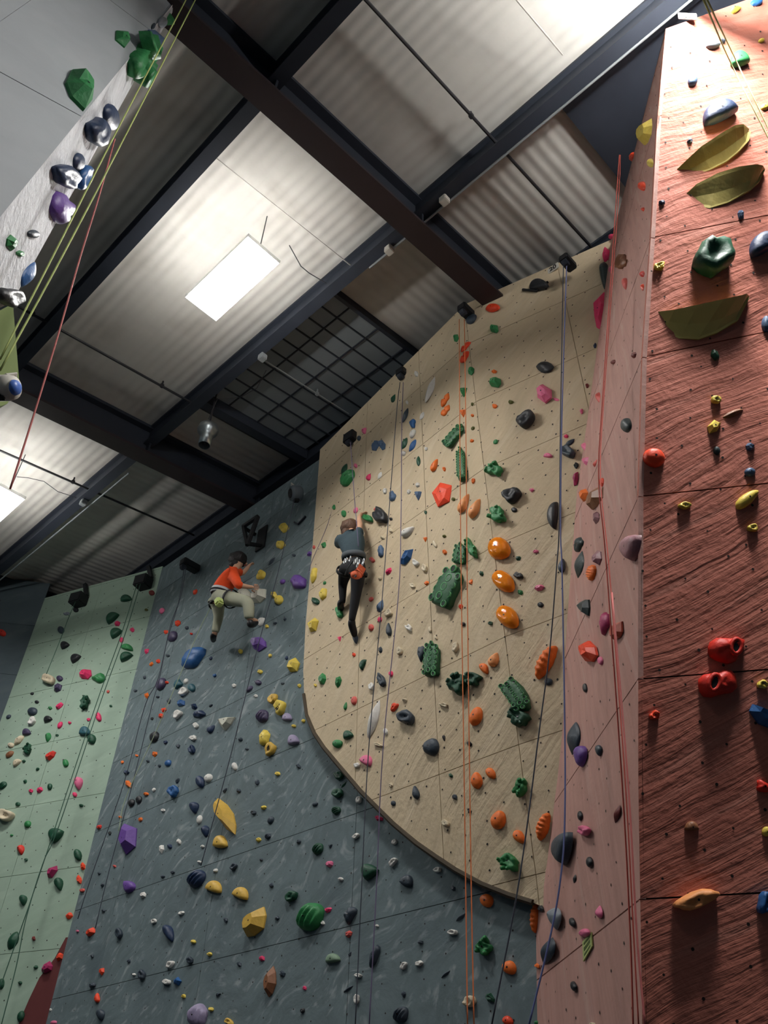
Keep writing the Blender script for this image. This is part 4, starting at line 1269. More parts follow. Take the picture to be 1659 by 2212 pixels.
p = hit(1484, 38)
if p: sign(0, 0, p[0], front_n, '22', .15, .07, 'small number sign reading 22 at the tower top', 0)
p = hit(1271, 2044)
R = frame(p[1]); o = empty('route_card', p[0]); tag(o, 'pale green route card below the low pink nubs', 'sign')
cr = [onplane(*q, p[0], p[1]) - p[0] for q in ((1262, 2035), (1281, 2014), (1283, 2044), (1264, 2077))]
bm = bmesh.new(); vs = [bm.verts.new(c + p[1] * .012) for c in cr]; f = bm.faces.new(vs); ex = bmesh.ops.extrude_face_region(bm, geom=[f])
for v in ex['geom']:
    if isinstance(v, bmesh.types.BMVert): v.co -= p[1] * .008
bmesh.ops.recalc_face_normals(bm, faces=bm.faces); obj('card', bm, mat('card', srgb(176, 190, 120), .6), o)
bm = bmesh.new()
for t0, t1 in ((.14, .26), (.40, .60), (.74, .86)):
    q = [cr[0].lerp(cr[3], t0).lerp(cr[1].lerp(cr[2], t0), .15), cr[0].lerp(cr[3], t0).lerp(cr[1].lerp(cr[2], t0), .85), cr[0].lerp(cr[3], t1).lerp(cr[1].lerp(cr[2], t1), .85), cr[0].lerp(cr[3], t1).lerp(cr[1].lerp(cr[2], t1), .15)]
    bm.faces.new([bm.verts.new(c + p[1] * .0135) for c in q])
obj('text_block', bm, mat('card_ink', srgb(84, 100, 50), .7), o)

# ------------------------------------------------------------------ climbing holds
SHAPE = {'c': ('foothold_chip', 'foothold chip'), 'o': ('round_hold', 'rounded hold'), 'd': ('teardrop_hold', 'teardrop hold'), 'l': ('blade_hold', 'leaf-shaped hold'), 'p': ('faceted_hold', 'faceted hold'),
         't': ('triangle_hold', 'triangular hold'), 'h': ('half_moon_hold', 'half-moon hold'), 'b': ('lumpy_hold', 'lumpy hold'), 'j': ('jug_hold', 'jug'), 'm': ('ribbed_hold', 'ribbed hold'),
         'k': ('coral_hold', 'craggy hold'), 'z': ('honeycomb_hold', 'honeycomb hold'), 'e': ('egg_hold', 'egg-shaped hold'), 'w': ('carrot_hold', 'ribbed carrot-shaped hold'), 'r': ('flake_hold', 'split flake hold'),
         'y': ('ring_jug_hold', 'ring jug'), 'v': ('wedge_volume', 'wedge volume'), 'x': ('prism_volume', 'prism volume')}
CW = {'darkgreen': 'dark green', 'offwhite': 'off-white', 'redorange': 'red-orange', 'eggorange': 'glossy orange', 'hotpink': 'hot pink', 'darkslate': 'dark slate', 'gold': 'mustard yellow', 'slate': 'slate', 'steel': 'steel blue', 'brick': 'brick red'}

def outline(style, rn):
    """unit outline: a along (-1..1), b across (-1..1)"""
    pts = []
    if style in 'p':
        n = rn.choice((5, 6, 6, 7)); a0 = rn.random() * 6.28
        for k in range(n):
            a = a0 + (k + rn.uniform(-.22, .22)) * 2 * math.pi / n; r = rn.uniform(.92, 1.12); pts.append((r * math.cos(a), r * math.sin(a)))
    elif style == 't':
        for x, y in ((1.0, 0), (.1, .62), (-.85, 1.0), (-1.0, .5), (-.95, -.6), (-.8, -.95), (.15, -.58)): pts.append((x, y))
    elif style == 'v':
        for x, y in ((1.0, .05), (.62, .62), (.05, .98), (-.5, .75), (-1.0, .1), (-.75, -.5), (-.1, -1.0), (.6, -.6)): pts.append((x, y))
    elif style == 'x':
        for x, y in ((.78, -.85), (1.0, .85), (-.35, .95), (-1.0, .0), (-.4, -1.0)): pts.append((x, y))
    elif style == 'h':
        for k in range(13):
            a = math.pi * k / 12; pts.append((math.cos(a), -.75 + 1.75 * math.sin(a)))
        pts += [(-.5, -.95), (0.0, -1.0), (.5, -.95)]
    elif style == 'z':
        for k in range(18):
            a = 2 * math.pi * k / 18; r = 1 + .07 * math.sin(5 * a + rn.random()) + rn.uniform(-.03, .03)
            ca, sa = math.cos(a), math.sin(a); pts.append((r * abs(ca) ** .75 * (1 if ca > 0 else -1), r * abs(sa) ** .65 * (1 if sa > 0 else -1) * (1 - .18 * ca)))
    else:
        n = 12 if style == 'c' else (36 if style in 'mw' else 16)
        lob = {'b': .13, 'k': .2, 'j': .1, 'm': .04, 'r': .1, 'w': .03}.get(style, .025)
        f1, f2, q1, q2 = rn.choice((2, 3)), rn.choice((4, 5)), rn.random() * 6.28, rn.random() * 6.28
        for k in range(n):
            a = 2 * math.pi * k / n; ca, sa = math.cos(a), math.sin(a)
            r = 1 + lob * math.sin(f1 * a + q1) + lob * .8 * math.sin(f2 * a + q2) + (rn.uniform(-.1, .1) if style in 'kc' else 0)
            x, y = ca * r, sa * r
            if style == 'd': y *= (1 - .62 * max(0, x * .5 + .5) ** 1.6); x = x * 1.0
            elif style == 'l': y *= max(.05, (1 - abs(x) ** 2.2)) ** .35 if abs(x) < 1 else .3
            elif style == 'e': y *= 1 - .12 * x
            elif style == 'w': y *= (1 - .1 * abs(x)) * (1 + .07 * math.sin(x * 16))
            elif style == 'r': y *= (1 - .35 * math.exp(-((x - .05) / .12) ** 2))
            pts.append((x, y))
    return pts

PROF = {  # (scale, height) rings from the wall outwards
 'dome': [(1.0, -.02), (1.0, .18), (.93, .48), (.76, .76), (.5, .94), (.22, 1.0)],
 'jug': [(.94, -.02), (.98, .25), (1.0, .6), (.88, .92), (.62, 1.0), (.4, .86), (.2, .8)],
 'flat': [(1.0, -.02), (1.0, .5), (.9, .8), (.7, .95), (.35, 1.0)],
 'facet': [(1.0, -.02), (.97, .22), (.52, .95)],
 'wedge': [(1.0, -.02), (1.0, .06), (.8, .35), (.45, .78), (.12, 1.0)],
 'half': [(1.0, -.02), (.98, .3), (.9, .62), (.72, .88), (.4, 1.0)],
 'volume': [(1.0, -.02), (1.0, .12), (.5, .9)],
}
def shape_mesh(style, L, W, rn, H):
    """L, W: local vectors (half extents) in the hold's own frame; returns bmesh"""
    bm = bmesh.new(); ol = outline(style, rn)
    prof = PROF[{'p': 'facet', 't': 'facet', 'v': 'volume', 'x': 'volume', 'h': 'half', 'j': 'jug', 'k': 'jug', 'z': 'flat', 'l': 'wedge', 'd': 'wedge' if rn.random() < .4 else 'dome'}.get(style, 'dome')]
    ax = ay = 0.0
    if style == 'h': ay = -.42
    elif style in 'pt': ax, ay = rn.uniform(-.25, .25), rn.uniform(-.25, .25)
    elif style == 'd': ax = -.3
    elif style == 'v': ax, ay = -.15, .22
    elif style == 'x': ax, ay = .1, 0
    elif style == 'j': ax, ay = rn.uniform(-.15, .15), -.12
    if style in 'mw':
        pr = []
        for (s0, h0), (s1, h1) in zip(prof, prof[1:]): pr += [(s0 + (s1 - s0) * k / 3, h0 + (h1 - h0) * k / 3) for k in range(3)]
        prof = pr + [prof[-1], (.1, 1.0)]
    rings = []
    for s, h in prof:
        ring = []
        for k, (x, y) in enumerate(ol):
            xx, yy = ax * (1 - s) + x * s, ay * (1 - s) + y * s
            hh = h
            if style == 'm': hh = h * (1 + .16 * math.sin(yy * 15 + .5) * (.4 + .6 * min(1, h))) if h > .1 else h
            elif style == 'w': hh = h * (1 + .13 * math.sin(xx * 20)) if h > .1 else h
            elif style in 'bk': hh = h * (1 + (.3 if style == 'k' else .2) * noise.noise(Vector((xx * 2.6, yy * 2.6, rn.seed_))) * 1.6) if h > .1 else h
            elif style in 'pc': hh = h * (1 + .25 * noise.noise(Vector((xx * 1.7, yy * 1.7, rn.seed_))) * 2) if h > .1 else h
            elif style == 'j': hh = h * (1 + .25 * noise.noise(Vector((xx * 1.5, yy * 1.5, rn.seed_))) * 1.6) if h > .1 else h
            elif style == 'r': hh = h * (1 - .45 * math.exp(-((xx - .05) / .14) ** 2)) if h > .1 else h
            elif style == 'x': hh = h * (1 - .1 * xx)
            ring.append(bm.verts.new(L * xx + W * yy + Vector((0, 0, hh * H))))
        rings.append(ring)
    n = len(ol)
    for a, b in zip(rings, rings[1:]):
        for k in range(n): bm.faces.new((a[k], a[(k + 1) % n], b[(k + 1) % n], b[k]))
    top = bm.faces.new(rings[-1])
    if style in ('p', 't'): bmesh.ops.poke(bm, faces=[top])
    elif style not in 'vx': bmesh.ops.poke(bm, faces=[top])
    bmesh.ops.recalc_face_normals(bm, faces=bm.faces)
    return bm

def honeycomb(o, L, W, H, rn, m, rim):
    """raised rims around dished cells on the slab"""
    l, w = L.length, W.length; r = max(w * .30, .016); bm = bmesh.new(); bd = bmesh.new()
    nx = max(2, int(l * 2 * .9 / (r * 1.75))); ny = max(2, int(w * 2 * .92 / (r * 1.6)))
    for i in range(nx):
        for j in range(ny):
            a = (i + .5 + (.5 if j % 2 else 0)) / (nx + .25) * 2 - 1; b = (j + .5) / ny * 2 - 1
            if (abs(a) ** 2.4 + (abs(b) * .86) ** 2.4) > .98: continue
            c = L * a + W * b; rr = r * rn.uniform(.78, .98); z = H * .93 * (1 - .25 * (abs(b)) ** 2)
            e1, e2 = L.normalized(), W.normalized()
            def ring(k, q, h): return [q_.verts.new(c + (e1 * math.cos(t * math.pi / 4) + e2 * math.sin(t * math.pi / 4)) * k + Vector((0, 0, h))) for t in range(8)]
            q_ = bm
            A_, B_, C_, D_ = ring(rr * 1.04, bm, z - .004), ring(rr * .98, bm, z + .009), ring(rr * .80, bm, z + .009), ring(rr * .74, bm, z + .002)
            for P, Q in ((A_, B_), (B_, C_), (C_, D_)):
                for t in range(8): bm.faces.new((P[t], P[(t + 1) % 8], Q[(t + 1) % 8], Q[t]))
            q_ = bd
            bd.faces.new(ring(rr * .82, bd, z + .004))
    obj('cell_rim', bm, rim, o, True)['kind'] = 'stuff'
    obj('cell_shade', bd, HM['darkcell'], o)['kind'] = 'stuff'  # dark discs just under the rim tops paint the shade of the cells

def coral(bm, L, W, H, rn):
    for k in range(4):
        a = rn.random() * 6.28; rr = rn.uniform(.45, .8)
        c = L * math.cos(a) * rr + W * math.sin(a) * rr; d = (c.normalized() * .5 + Vector((0, 0, 1))).normalized()
        r = W.length * rn.uniform(.26, .36)
        p0 = c + Vector((0, 0, H * .35)); p1 = p0 + d * H * rn.uniform(.7, 1.05)
        tube(bm, [p0, p0.lerp(p1, .5), p1], [r * 1.1, r, r * .9], 8, caps=False)
        tube(bm, [p1, p1 - d * r * .8], [r * .9, r * .5], 8, caps=True)
def ring_jug(L, W, H, rn):
    """big jug: lumpy body; its oval hole is a black disc inside a rim"""
    bm = shape_mesh('b', L * .98, W * .98, rn, H * .8)
    return bm

parsed = []
for ln in HOLDS.strip().splitlines():
    nm = ''
    if '!' in ln: ln, nm = ln.split('!')
    p = ln.split(); parsed.append([float(v) for v in p[:5]] + [p[5], p[6], nm.strip()])
BOLTM = HM['bolt']
recs = []
for idx, (px, py, ln_, wd, ang, style, col, nm) in enumerate(parsed):
    rn = random.Random(idx * 7 + 3); rn.seed_ = idx * 1.7
    h = hit(px, py)
    if h is None: print('no wall under hold', px, py, nm); continue
    loc, n, wall, dist = h
    n = {'grey': NA, 'tan': NA, 'green': GREEN_N, 'side': side_n, 'front': front_n}.get(wall, n)
    depth = loc.dot(fwd); mpp = depth / FPX
    H = mpp * math.sqrt(ln_ * wd) * {'c': .55, 'o': .42, 'd': .42, 'l': .30, 'p': .45, 't': .42, 'h': .40, 'b': .42, 'j': .5, 'm': .42, 'k': .5, 'z': .30, 'e': .40, 'w': .45, 'r': .3, 'y': .45, 'v': .5, 'x': .45}[style]
    if style == 'p' and nm.startswith('biggest'): H *= .35
    if nm == 'huge pink wedge hold' or 'wrapping' in nm: H *= .8
    if wall == 'side': H *= 1.15
    qx, qy = proj(loc + n * H * .5); dx, dy = (qx - px) * .8, (qy - py) * .8
    c = onplane(px - dx, py - dy, loc, n)
    if (c - loc).length > .5: c = loc
    a = math.radians(ang); ex, ey = math.cos(a), -math.sin(a)
    R = frame(n); Ri = R.transposed()
    hx, hy = ln_ / 2, wd / 2
    if wall == 'side': hx *= .92; hy *= .92
    s0 = onplane(px - dx, py - dy, c, n)
    Lw = onplane(px - dx + ex * hx, py - dy + ey * hx, c, n) - s0; Ww = onplane(px - dx + (-ey) * hy * -1, py - dy + ex * hy * -1, c, n) - s0
    L, W = Ri @ Lw, Ri @ Ww; L.z = W.z = 0
    name, shp = SHAPE[style]
    bm = ring_jug(L, W, H, rn) if style == 'y' else shape_mesh(style, L, W, rn, H)
    if style == 'k' and ln_ > 20: coral(bm, L, W, H, rn)
    m = HM['comb'] if style == 'z' else HM[col]
    o = obj(name, bm, m, None, style not in 'ptvxc')
    if style in 'bkjm' and ln_ > 14: 
        pass
    o.matrix_world = Matrix.Translation(c) @ R.to_4x4()
    if style == 'z': honeycomb(o, L, W, H, rn, m, HM['darkgreen_rim'])
    if style == 'y':
        e1, e2 = L.normalized(), W.normalized(); sgn = 1 if 'upper' in nm else -1
        hc = e1 * L.length * .38 * sgn + Vector((0, 0, H * .74)); a1, a2 = L.length * .27, W.length * .56
        tl = e2 * .93 + e1 * .37; ts = e1 * .93 - e2 * .37
        bm = bmesh.new(); tube(bm, [hc + ts * a1 * math.cos(t * math.pi / 8) + tl * a2 * math.sin(t * math.pi / 8) for t in range(17)], H * .17, 8, False); obj('handle_rim', bm, m, o, True)
        bm = bmesh.new(); bm.faces.new([bm.verts.new(hc + Vector((0, 0, H * .08)) + ts * a1 * .9 * math.cos(t * math.pi / 8) + tl * a2 * .9 * math.sin(t * math.pi / 8)) for t in range(16)])
        obj('pocket_shade', bm, MT['black'], o)  # flat black disc painted as the shade inside the hole
    if col == 'yellow' and style == 'j' and ln_ > 20 or 'with holes' in nm:
        bm = bmesh.new()
        for k in range(4):
            q = L * rn.uniform(-.5, .5) + W * rn.uniform(-.4, .4) + Vector((0, 0, H * .9)); rr = W.length * .17; 
            rg = [bm.verts.new(q + Vector((rr * math.cos(t), rr * math.sin(t), .004))) for t in (0, .9, 1.8, 2.7, 3.6, 4.5, 5.4)]; bm.faces.new(rg)
        obj('pocket_shade', bm, MT['hole'], o)  # flat dark discs painted as the shade inside small pockets
    if min(ln_, wd) > 9 and style not in 'zyl':      # bolt in its counterbore
        q = {'h': W * -.25, 'd': L * -.25}.get(style, L * rn.uniform(-.1, .1))
        hz = H * (1.0 if style in 'odebwm' else .97)
        t_ = BVHTree.FromPolygons([v.co.copy() for v in o.data.vertices], [tuple(p.vertices) for p in o.data.polygons])
        hh = t_.ray_cast(Vector((q.x, q.y, H * 4)), Vector((0, 0, -1)))
        if hh[0] is not None:
            rb = min(.0085, min(ln_, wd) * mpp * .09); fr = frame(hh[1] if hh[1].z > 0 else -hh[1])
            bm = bmesh.new(); vs = [bm.verts.new(hh[0] + fr @ Vector((rb * math.cos(k * math.pi / 3), rb * math.sin(k * math.pi / 3), .0015))) for k in range(6)]; bm.faces.new(vs)
            obj('bolt', bm, BOLTM, o)
    recs.append(dict(o=o, x=px, y=py, s=math.sqrt(ln_ * wd), col=CW.get(col, col), shp=shp, nm=nm, wall=wall, style=style, ln=ln_, wd=wd))
# black chevron under the half-moon hold
cp = [on_tan(*q) + Vector((-.02, 0, 0)) for q in ((1131, 628), (1161, 631), (1186, 611))]
bm = bmesh.new(); tube(bm, cp, .016, 4); o = obj('chevron_strip', bm, MT['black']); tag(o, 'black chevron strip just under the top half-moon hold', 'climbing hold')
cp = [onX(*q, 5.28) for q in ((636, 1128), (644, 1132), (660, 1115))]
bm = bmesh.new(); tube(bm, cp, .016, 4); o = obj('chevron_strip', bm, MT['steel']); tag(o, 'dark chevron strip below the grey auto-belay drum', 'climbing hold')

# yellow ledge dishes on the tower front
DISH = [('large yellow ledge dish, upper of three on the tower front', 'upper yellow ledge dish', 1240, 0, 3.959, .17,
  [(820, 1505), (960, 1370), (1090, 1250), (1290, 1120), (1380, 1070), (1450, 1060), (1500, 1105)], [(832, 1513), (1000, 1510), (1150, 1467), (1300, 1390), (1410, 1300), (1490, 1210), (1508, 1130)]),
 ('large yellow ledge dish, middle of three on the tower front', 'middle yellow ledge dish', 1100, 0, 2.968, .15,
  [(1100, 1275), (1200, 1180), (1340, 1108), (1470, 1068), (1590, 1052), (1628, 1062), (1640, 1085)], [(1108, 1290), (1180, 1325), (1280, 1342), (1400, 1305), (1540, 1225), (1605, 1165), (1637, 1095)]),
 ('large yellow ledge dish, lowest and widest on the tower front', 'lowest yellow ledge dish', 1240, 420, 3.959, .16,
  [(655, 1010), (860, 985), (1060, 942), (1280, 895), (1400, 868), (1480, 850), (1497, 868)], [(660, 1050), (740, 1170), (890, 1240), (1060, 1247), (1220, 1190), (1400, 1080), (1492, 900)])]
for lb, nm, ox, oy, sc_, H, T, B in DISH:
    mid = ((T[3][0] + B[3][0]) / 2 / sc_ + ox, (T[3][1] + B[3][1]) / 2 / sc_ + oy); hh = hit(*mid); c0 = hh[0]; R = frame(front_n); Ri = R.transposed()
    g_ = lambda q: Ri @ (onplane(q[0] / sc_ + ox, q[1] / sc_ + oy, c0, front_n) - c0)
    hs = [0, .55, .85, 1.0, .95, .75, 0]; H *= .62
    Tl, Bl = [], [g_(q) for q in B]
    for q, h_ in zip(T, hs):
        t_ = Ri @ (onplane(q[0] / sc_ + ox, q[1] / sc_ + oy, c0 + front_n * (.012 + H * h_), front_n) - c0); t_.z = 0; Tl.append(t_)
    z = Vector((0, 0, 1)); n7 = len(T); bm = bmesh.new()
    cen = sum(Tl + Bl, Vector()) / (2 * n7)
    rows = [[t - z * .03 for t in Tl], [t + z * .012 for t in Tl], [], [], [], [], [b + z * .012 for b in Bl], [b - z * .03 for b in Bl]]
    for i in range(n7):
        t, b = Tl[i], Bl[i]; bi = b.lerp(cen, .10); up = (t - b)
        lip = t + z * (.012 + H * hs[i]); 
        rows[2].append(lip); rows[3].append(lip.lerp(bi + z * .014, .12))
        rows[4].append(lip.lerp(bi + z * .014, .60) - z * H * .10 * hs[i]); rows[5].append(bi + z * .014)
    V = [[bm.verts.new(p) for p in r] for r in rows]
    for a_, b_ in zip(V, V[1:]):
        for i in range(n7 - 1): bm.faces.new((a_[i], a_[i + 1], b_[i + 1], b_[i]))
    bm.faces.new([r[0] for r in V]); bm.faces.new([r[-1] for r in V][::-1])
    bmesh.ops.subdivide_edges(bm, edges=[e for e in bm.edges], cuts=1, use_grid_fill=True)
    bmesh.ops.recalc_face_normals(bm, faces=bm.faces)
    o = obj('ledge_volume', bm, HM['dish'], None, False); o.matrix_world = Matrix.Translation(c0) @ R.to_4x4()
    tag(o, lb, 'climbing volume', 'holds on the red tower front')
    xs_, ys_ = [q[0] / sc_ + ox for q in T + B], [q[1] / sc_ + oy for q in T + B]
    recs.append(dict(o=o, x=mid[0], y=mid[1], s=90, col='yellow', shp='ledge', nm=nm, wall='front', style='D', ln=200, wd=70))
# ---- labels: look, wall, then where it sits beside a named landmark
marks = [r for r in recs if r['nm']]
def size_word(r):
    s = r['s']; return 'tiny' if s < 8 else 'small' if s < 14 else 'medium' if s < 24 else 'large'
def relation(r, k, lm):
    dx, dy = r['x'] - lm['x'], r['y'] - lm['y']; d = math.hypot(dx, dy)
    n = lm['nm']
    near = 'just ' if d < 55 else '' if d < 130 else 'well '
    side = 'tower side of' if dx > 0 else ('green wall side of' if r['wall'] != 'green' else 'dark corner side of')
    if r['wall'] in ('front',): side = 'far side of' if dx > 0 else 'flank side of'
    if r['wall'].startswith('prow'): side = 'open side of' if dx > 0 else 'wall side of'
    if abs(dy) > abs(dx) * 1.1: return near + ('below ' if dy > 0 else 'above ') + n
    return ('' if d < 130 else 'well to ') + side + ' ' + n
used = {}
import itertools
for r in recs:
    if r['nm']: 
        lb = r['nm'] + ' on the ' + WN[r['wall']] + ('' if 'prow' in r['wall'] or r['wall'] in ('side', 'front') else ' wall')
        lb = lb if len(lb.replace('-', ' ').split()) <= 15 else r['nm']
        r['lb'] = lb; used.setdefault(lb, []).append(r)
cands = []
for r in recs:
    if r['nm']: continue
    ms = sorted((m for m in marks if m['wall'] == r['wall']), key=lambda m: (m['x'] - r['x']) ** 2 + (m['y'] - r['y']) ** 2)[:6]
    if not ms: ms = sorted(marks, key=lambda m: (m['x'] - r['x']) ** 2 + (m['y'] - r['y']) ** 2)[:4]
    base = f"{size_word(r)} {r['col']} {r['shp']}"
    r['c'] = [f"{base}, {relation(r, k, m)}" for k, m in enumerate(ms)]; r['base'] = base
free = [r for r in recs if not r['nm']]
for level in range(6):
    groups = {}
    for r in free:
        if 'lb' in r: continue
        i = min(level, len(r['c']) - 1); groups.setdefault(r['c'][i], []).append(r)
    for lb, g in groups.items():
        # the phrase must fit only this hold: no other hold of its base has the phrase among its candidates
        others = [q for q in free if q is not g[0] and lb in q['c']]
        if len(g) == 1 and not others and lb not in used: g[0]['lb'] = lb; used[lb] = g
rest = {}
for r in free:
    if 'lb' not in r: rest.setdefault(r['c'][0], []).append(r)
ORD = ['highest', 'second highest', 'third highest', 'fourth highest', 'fifth highest', 'sixth highest', 'seventh highest']
for lb, g in rest.items():
    allg = sorted([q for q in free if lb in q['c']], key=lambda q: q['y'])
    for q in g:
        i = allg.index(q)
        q['lb'] = (ORD[i] if i < len(ORD) else f'number {i + 1} down') + ' ' + lb
for r in recs:
    if len(r['lb'].replace('-', ' ').split()) > 15: r['lb'] = r['lb'].replace('rounded hold', 'hold').replace(' beside the orange ropes', '').replace('leaf-shaped', 'leaf')
    if r['style'] == 'D': continue
    small = r['style'] == 'c' or r['s'] < 9.5
    cat = 'foothold' if small else ('climbing volume' if r['style'] in 'vx' else 'climbing hold')
    tag(r['o'], r['lb'], cat, {'grey': 'holds on the slate grey wall', 'tan': 'holds on the tan wall', 'green': 'holds on the pale green wall', 'side': 'holds on the red tower flank', 'front': 'holds on the red tower front'}.get(r['wall'], 'holds on the prow and corner walls'))

# ------------------------------------------------------------------ ropes
RM = {'yellowgreen': mat('rope_yg', srgb(176, 190, 110), .7), 'redrope': mat('rope_red', srgb(186, 78, 66), .7), 'pinkrope': mat('rope_pink', srgb(190, 104, 100), .7), 'darkrope': mat('rope_dark', srgb(52, 58, 70), .7),
      'orangerope': mat('rope_orange', srgb(214, 118, 66), .7), 'bluerope': mat('rope_blue', srgb(92, 102, 150), .7), 'greenrope': mat('rope_green', srgb(52, 92, 76), .7), 'purplerope': mat('rope_purple', srgb(96, 86, 116), .7), 'palerope': mat('rope_pale', srgb(170, 184, 150), .7), 'yellowrope': mat('rope_yellow', srgb(222, 226, 150), .7)}
def rope(pts, where, m, lb, r=.0052, grp='climbing ropes hanging down the walls'):
    P = [where(*q) for q in pts]
    Q = []
    for i in range(len(P) - 1):
        a, b = P[i], P[i + 1]; a0 = P[i - 1] if i else a * 2 - b; b1 = P[i + 2] if i + 2 < len(P) else b * 2 - a
        for k in range(6):
            t = k / 6; Q.append(((2 * a) + (b - a0) * t + (2 * a0 - 5 * a + 4 * b - b1) * t * t + (3 * a - a0 - 3 * b + b1) * t ** 3) * .5)
    Q.append(P[-1])
    bm = bmesh.new(); tube(bm, Q, r, 6); o = obj('climbing_rope', bm, RM[m], None, True); tag(o, lb, 'rope', grp); return o
Xw = lambda X: (lambda px, py: onX(px, py, X))
Yw = lambda Y: (lambda px, py: onY(px, py, Y))
Gp = lambda d: (lambda px, py: onplane(px, py, P0 + GREEN_N * d, GREEN_N))
rope([(404, -5), (258, 272), (111, 560), (0, 776)], Yw(2.72), 'yellowgreen', 'yellow-green rope close against the prow wall', .0045)
rope([(424, -5), (275, 285), (131, 560), (0, 800)], Yw(2.7), 'yellowgreen', 'yellow-green rope, outer strand beside the prow wall', .0045)
rope([(248, 300), (215, 420), (174, 553), (128, 715), (75, 890), (22, 1056)], Yw(3.0), 'pinkrope', 'pink-red rope slanting from the prow holds to the light', .0045)
rope([(296, 1262), (262, 1370), (208, 1520), (120, 1785), (95, 1860), (63, 1955), (43, 2012), (-6, 2150)], Gp(.25), 'greenrope', 'thin green rope, outer strand on the green wall', .006)
rope([(303, 1262), (270, 1370), (216, 1520), (127, 1785), (93, 1864), (57, 1981), (35, 2088), (0, 2225)], Gp(.27), 'greenrope', 'thin green rope, inner strand on the green wall', .006)
rope([(163, 1300), (146, 1340), (129, 1385), (100, 1456)], Gp(.2), 'greenrope', 'short dark rope ending at a cream jug on green', .005)
rope([(398, 1225), (386, 1300), (362, 1380), (340, 1470), (313, 1525), (268, 1690), (202, 1880), (168, 1985)], Xw(5.0), 'darkrope', 'dark rope near the green wall edge, outer strand', .0048)
rope([(402, 1225), (390, 1290), (367, 1355), (344, 1468), (329, 1520), (287, 1690), (236, 1880), (206, 2005)], Xw(4.98), 'darkrope', 'dark rope near the green wall edge, inner strand', .0048)
rope([(466, 1288), (448, 1326), (428, 1366), (340, 1573), (273, 1720), (256, 1795)], Xw(4.9), 'palerope', 'pale green rope crossing the big blue sloper', .0045)
rope([(636, 1078), (602, 1230), (556, 1400), (500, 1625), (468, 1745), (434, 1870)], Xw(5.0), 'darkrope', 'dark rope falling from the grey auto-belay drum', .0052)
rope([(757, 955), (766, 1080), (772, 1150), (774, 1180)], Xw(4.72), 'purplerope', 'purple-brown rope running to the woman', .0045)
rope([(745, 960), (715, 1110), (672, 1217), (664, 1260)], Xw(5.15), 'purplerope', 'thin grey line along the tan wall grey-side edge', .0035)  # thin grey tube close to the tan face
rope([(864, 826), (856, 900), (827, 1275), (797, 1610), (781, 1920), (767, 2225)], Xw(4.8), 'darkrope', 'dark rope of the tan pair on the woman\'s side', .0050)
rope([(871, 826), (868, 920), (866, 1130), (861, 1280), (828, 1610), (813, 1920), (797, 2225)], Xw(4.8), 'purplerope', 'purple-grey rope of the tan pair beyond the white tusk', .0050)
rope([(992, 690), (993, 900), (996, 1230), (1001, 1570), (1006, 1920), (1010, 2225)], Xw(4.5), 'orangerope', 'orange rope nearer the woman', .0045)
rope([(1003, 690), (1006, 900), (1009, 1230), (1013, 1570), (1018, 1920), (1024, 2225)], Xw(4.5), 'orangerope', 'orange rope nearer the red tower', .0045)
rope([(1217, 575), (1211, 890), (1208, 1130), (1202, 1230), (1188, 1400), (1166, 1570), (1122, 1899), (1060, 2225)], Xw(4.3), 'darkrope', 'dark slack rope crossing the ribbed carrot holds', .0050)
rope([(1224, 575), (1214, 890), (1211, 1140), (1214, 1230), (1220, 1570), (1220, 1766), (1213, 1880), (1192, 2008), (1140, 2225)], Xw(4.2), 'bluerope', 'blue-grey rope hanging over the slate blades', .0055)
rope([(1338, 335), (1332, 420), (1303, 840), (1293, 1029), (1308, 1200), (1343, 1680), (1361, 2008), (1368, 2225)], Xw(3.75), 'redrope', 'bright red-orange rope on the tower flank', .0042)
rope([(1340, 335), (1336, 430), (1306, 840), (1297, 1029), (1316, 1230), (1350, 1680), (1368, 2008), (1380, 2225)], Xw(3.74), 'redrope', 'second red rope just beside the bright one', .0036)
rope([(1322, 1280), (1356, 1680), (1375, 2008), (1394, 2225)], Xw(3.72), 'pinkrope', 'dull red rope nearest the tower corner low down', .0050)
rope([(1519, -3), (1571, 120), (1620, 220), (1675, 328)], lambda x, y: (hit(x, y)[0] if hit(x, y) else ray(x, y) * .002) * .93, 'yellowrope', 'yellow rope over the green dome, lower strand', .0045)
rope([(1526, -3), (1580, 110), (1625, 205), (1675, 310)], lambda x, y: (hit(x, y)[0] if hit(x, y) else ray(x, y) * .002) * .93, 'yellowrope', 'yellow rope over the green dome, upper strand', .0045)
# ------------------------------------------------------------------ people
def skin(name, chains, m, parent=None, sub=2, root=0):
    """chains: list of lists of (point, radius); the first point of later chains may repeat an earlier one"""
    verts, rad, edges = [], [], []
    def idx(p):
        for i, q in enumerate(verts):
            if (q - p).length < 1e-4: return i
        verts.append(p); return -1
    for ch in chains:
        prev = None
        for p, r in ch:
            i = idx(Vector(p))
            if i < 0: i = len(verts) - 1; rad.append(r)
            if prev is not None and prev != i: edges.append((prev, i))
            prev = i
    me = bpy.data.meshes.new(name); me.from_pydata([tuple(v) for v in verts], edges, [])
    o = bpy.data.objects.new(name, me); scene.collection.objects.link(o)
    o.modifiers.new('s', 'SKIN'); me.skin_vertices[0].data[root].use_root = True
    for i, r in enumerate(rad):
        rr = r if isinstance(r, tuple) else (r, r); me.skin_vertices[0].data[i].radius = rr
    sm = o.modifiers.new('u', 'SUBSURF'); sm.levels = sub; sm.render_levels = sub
    bpy.context.view_layer.update()
    me2 = bpy.data.meshes.new_from_object(o.evaluated_get(bpy.context.evaluated_depsgraph_get()))
    bpy.data.objects.remove(o); bpy.data.meshes.remove(me)
    return link(name, me2, m, parent, True)
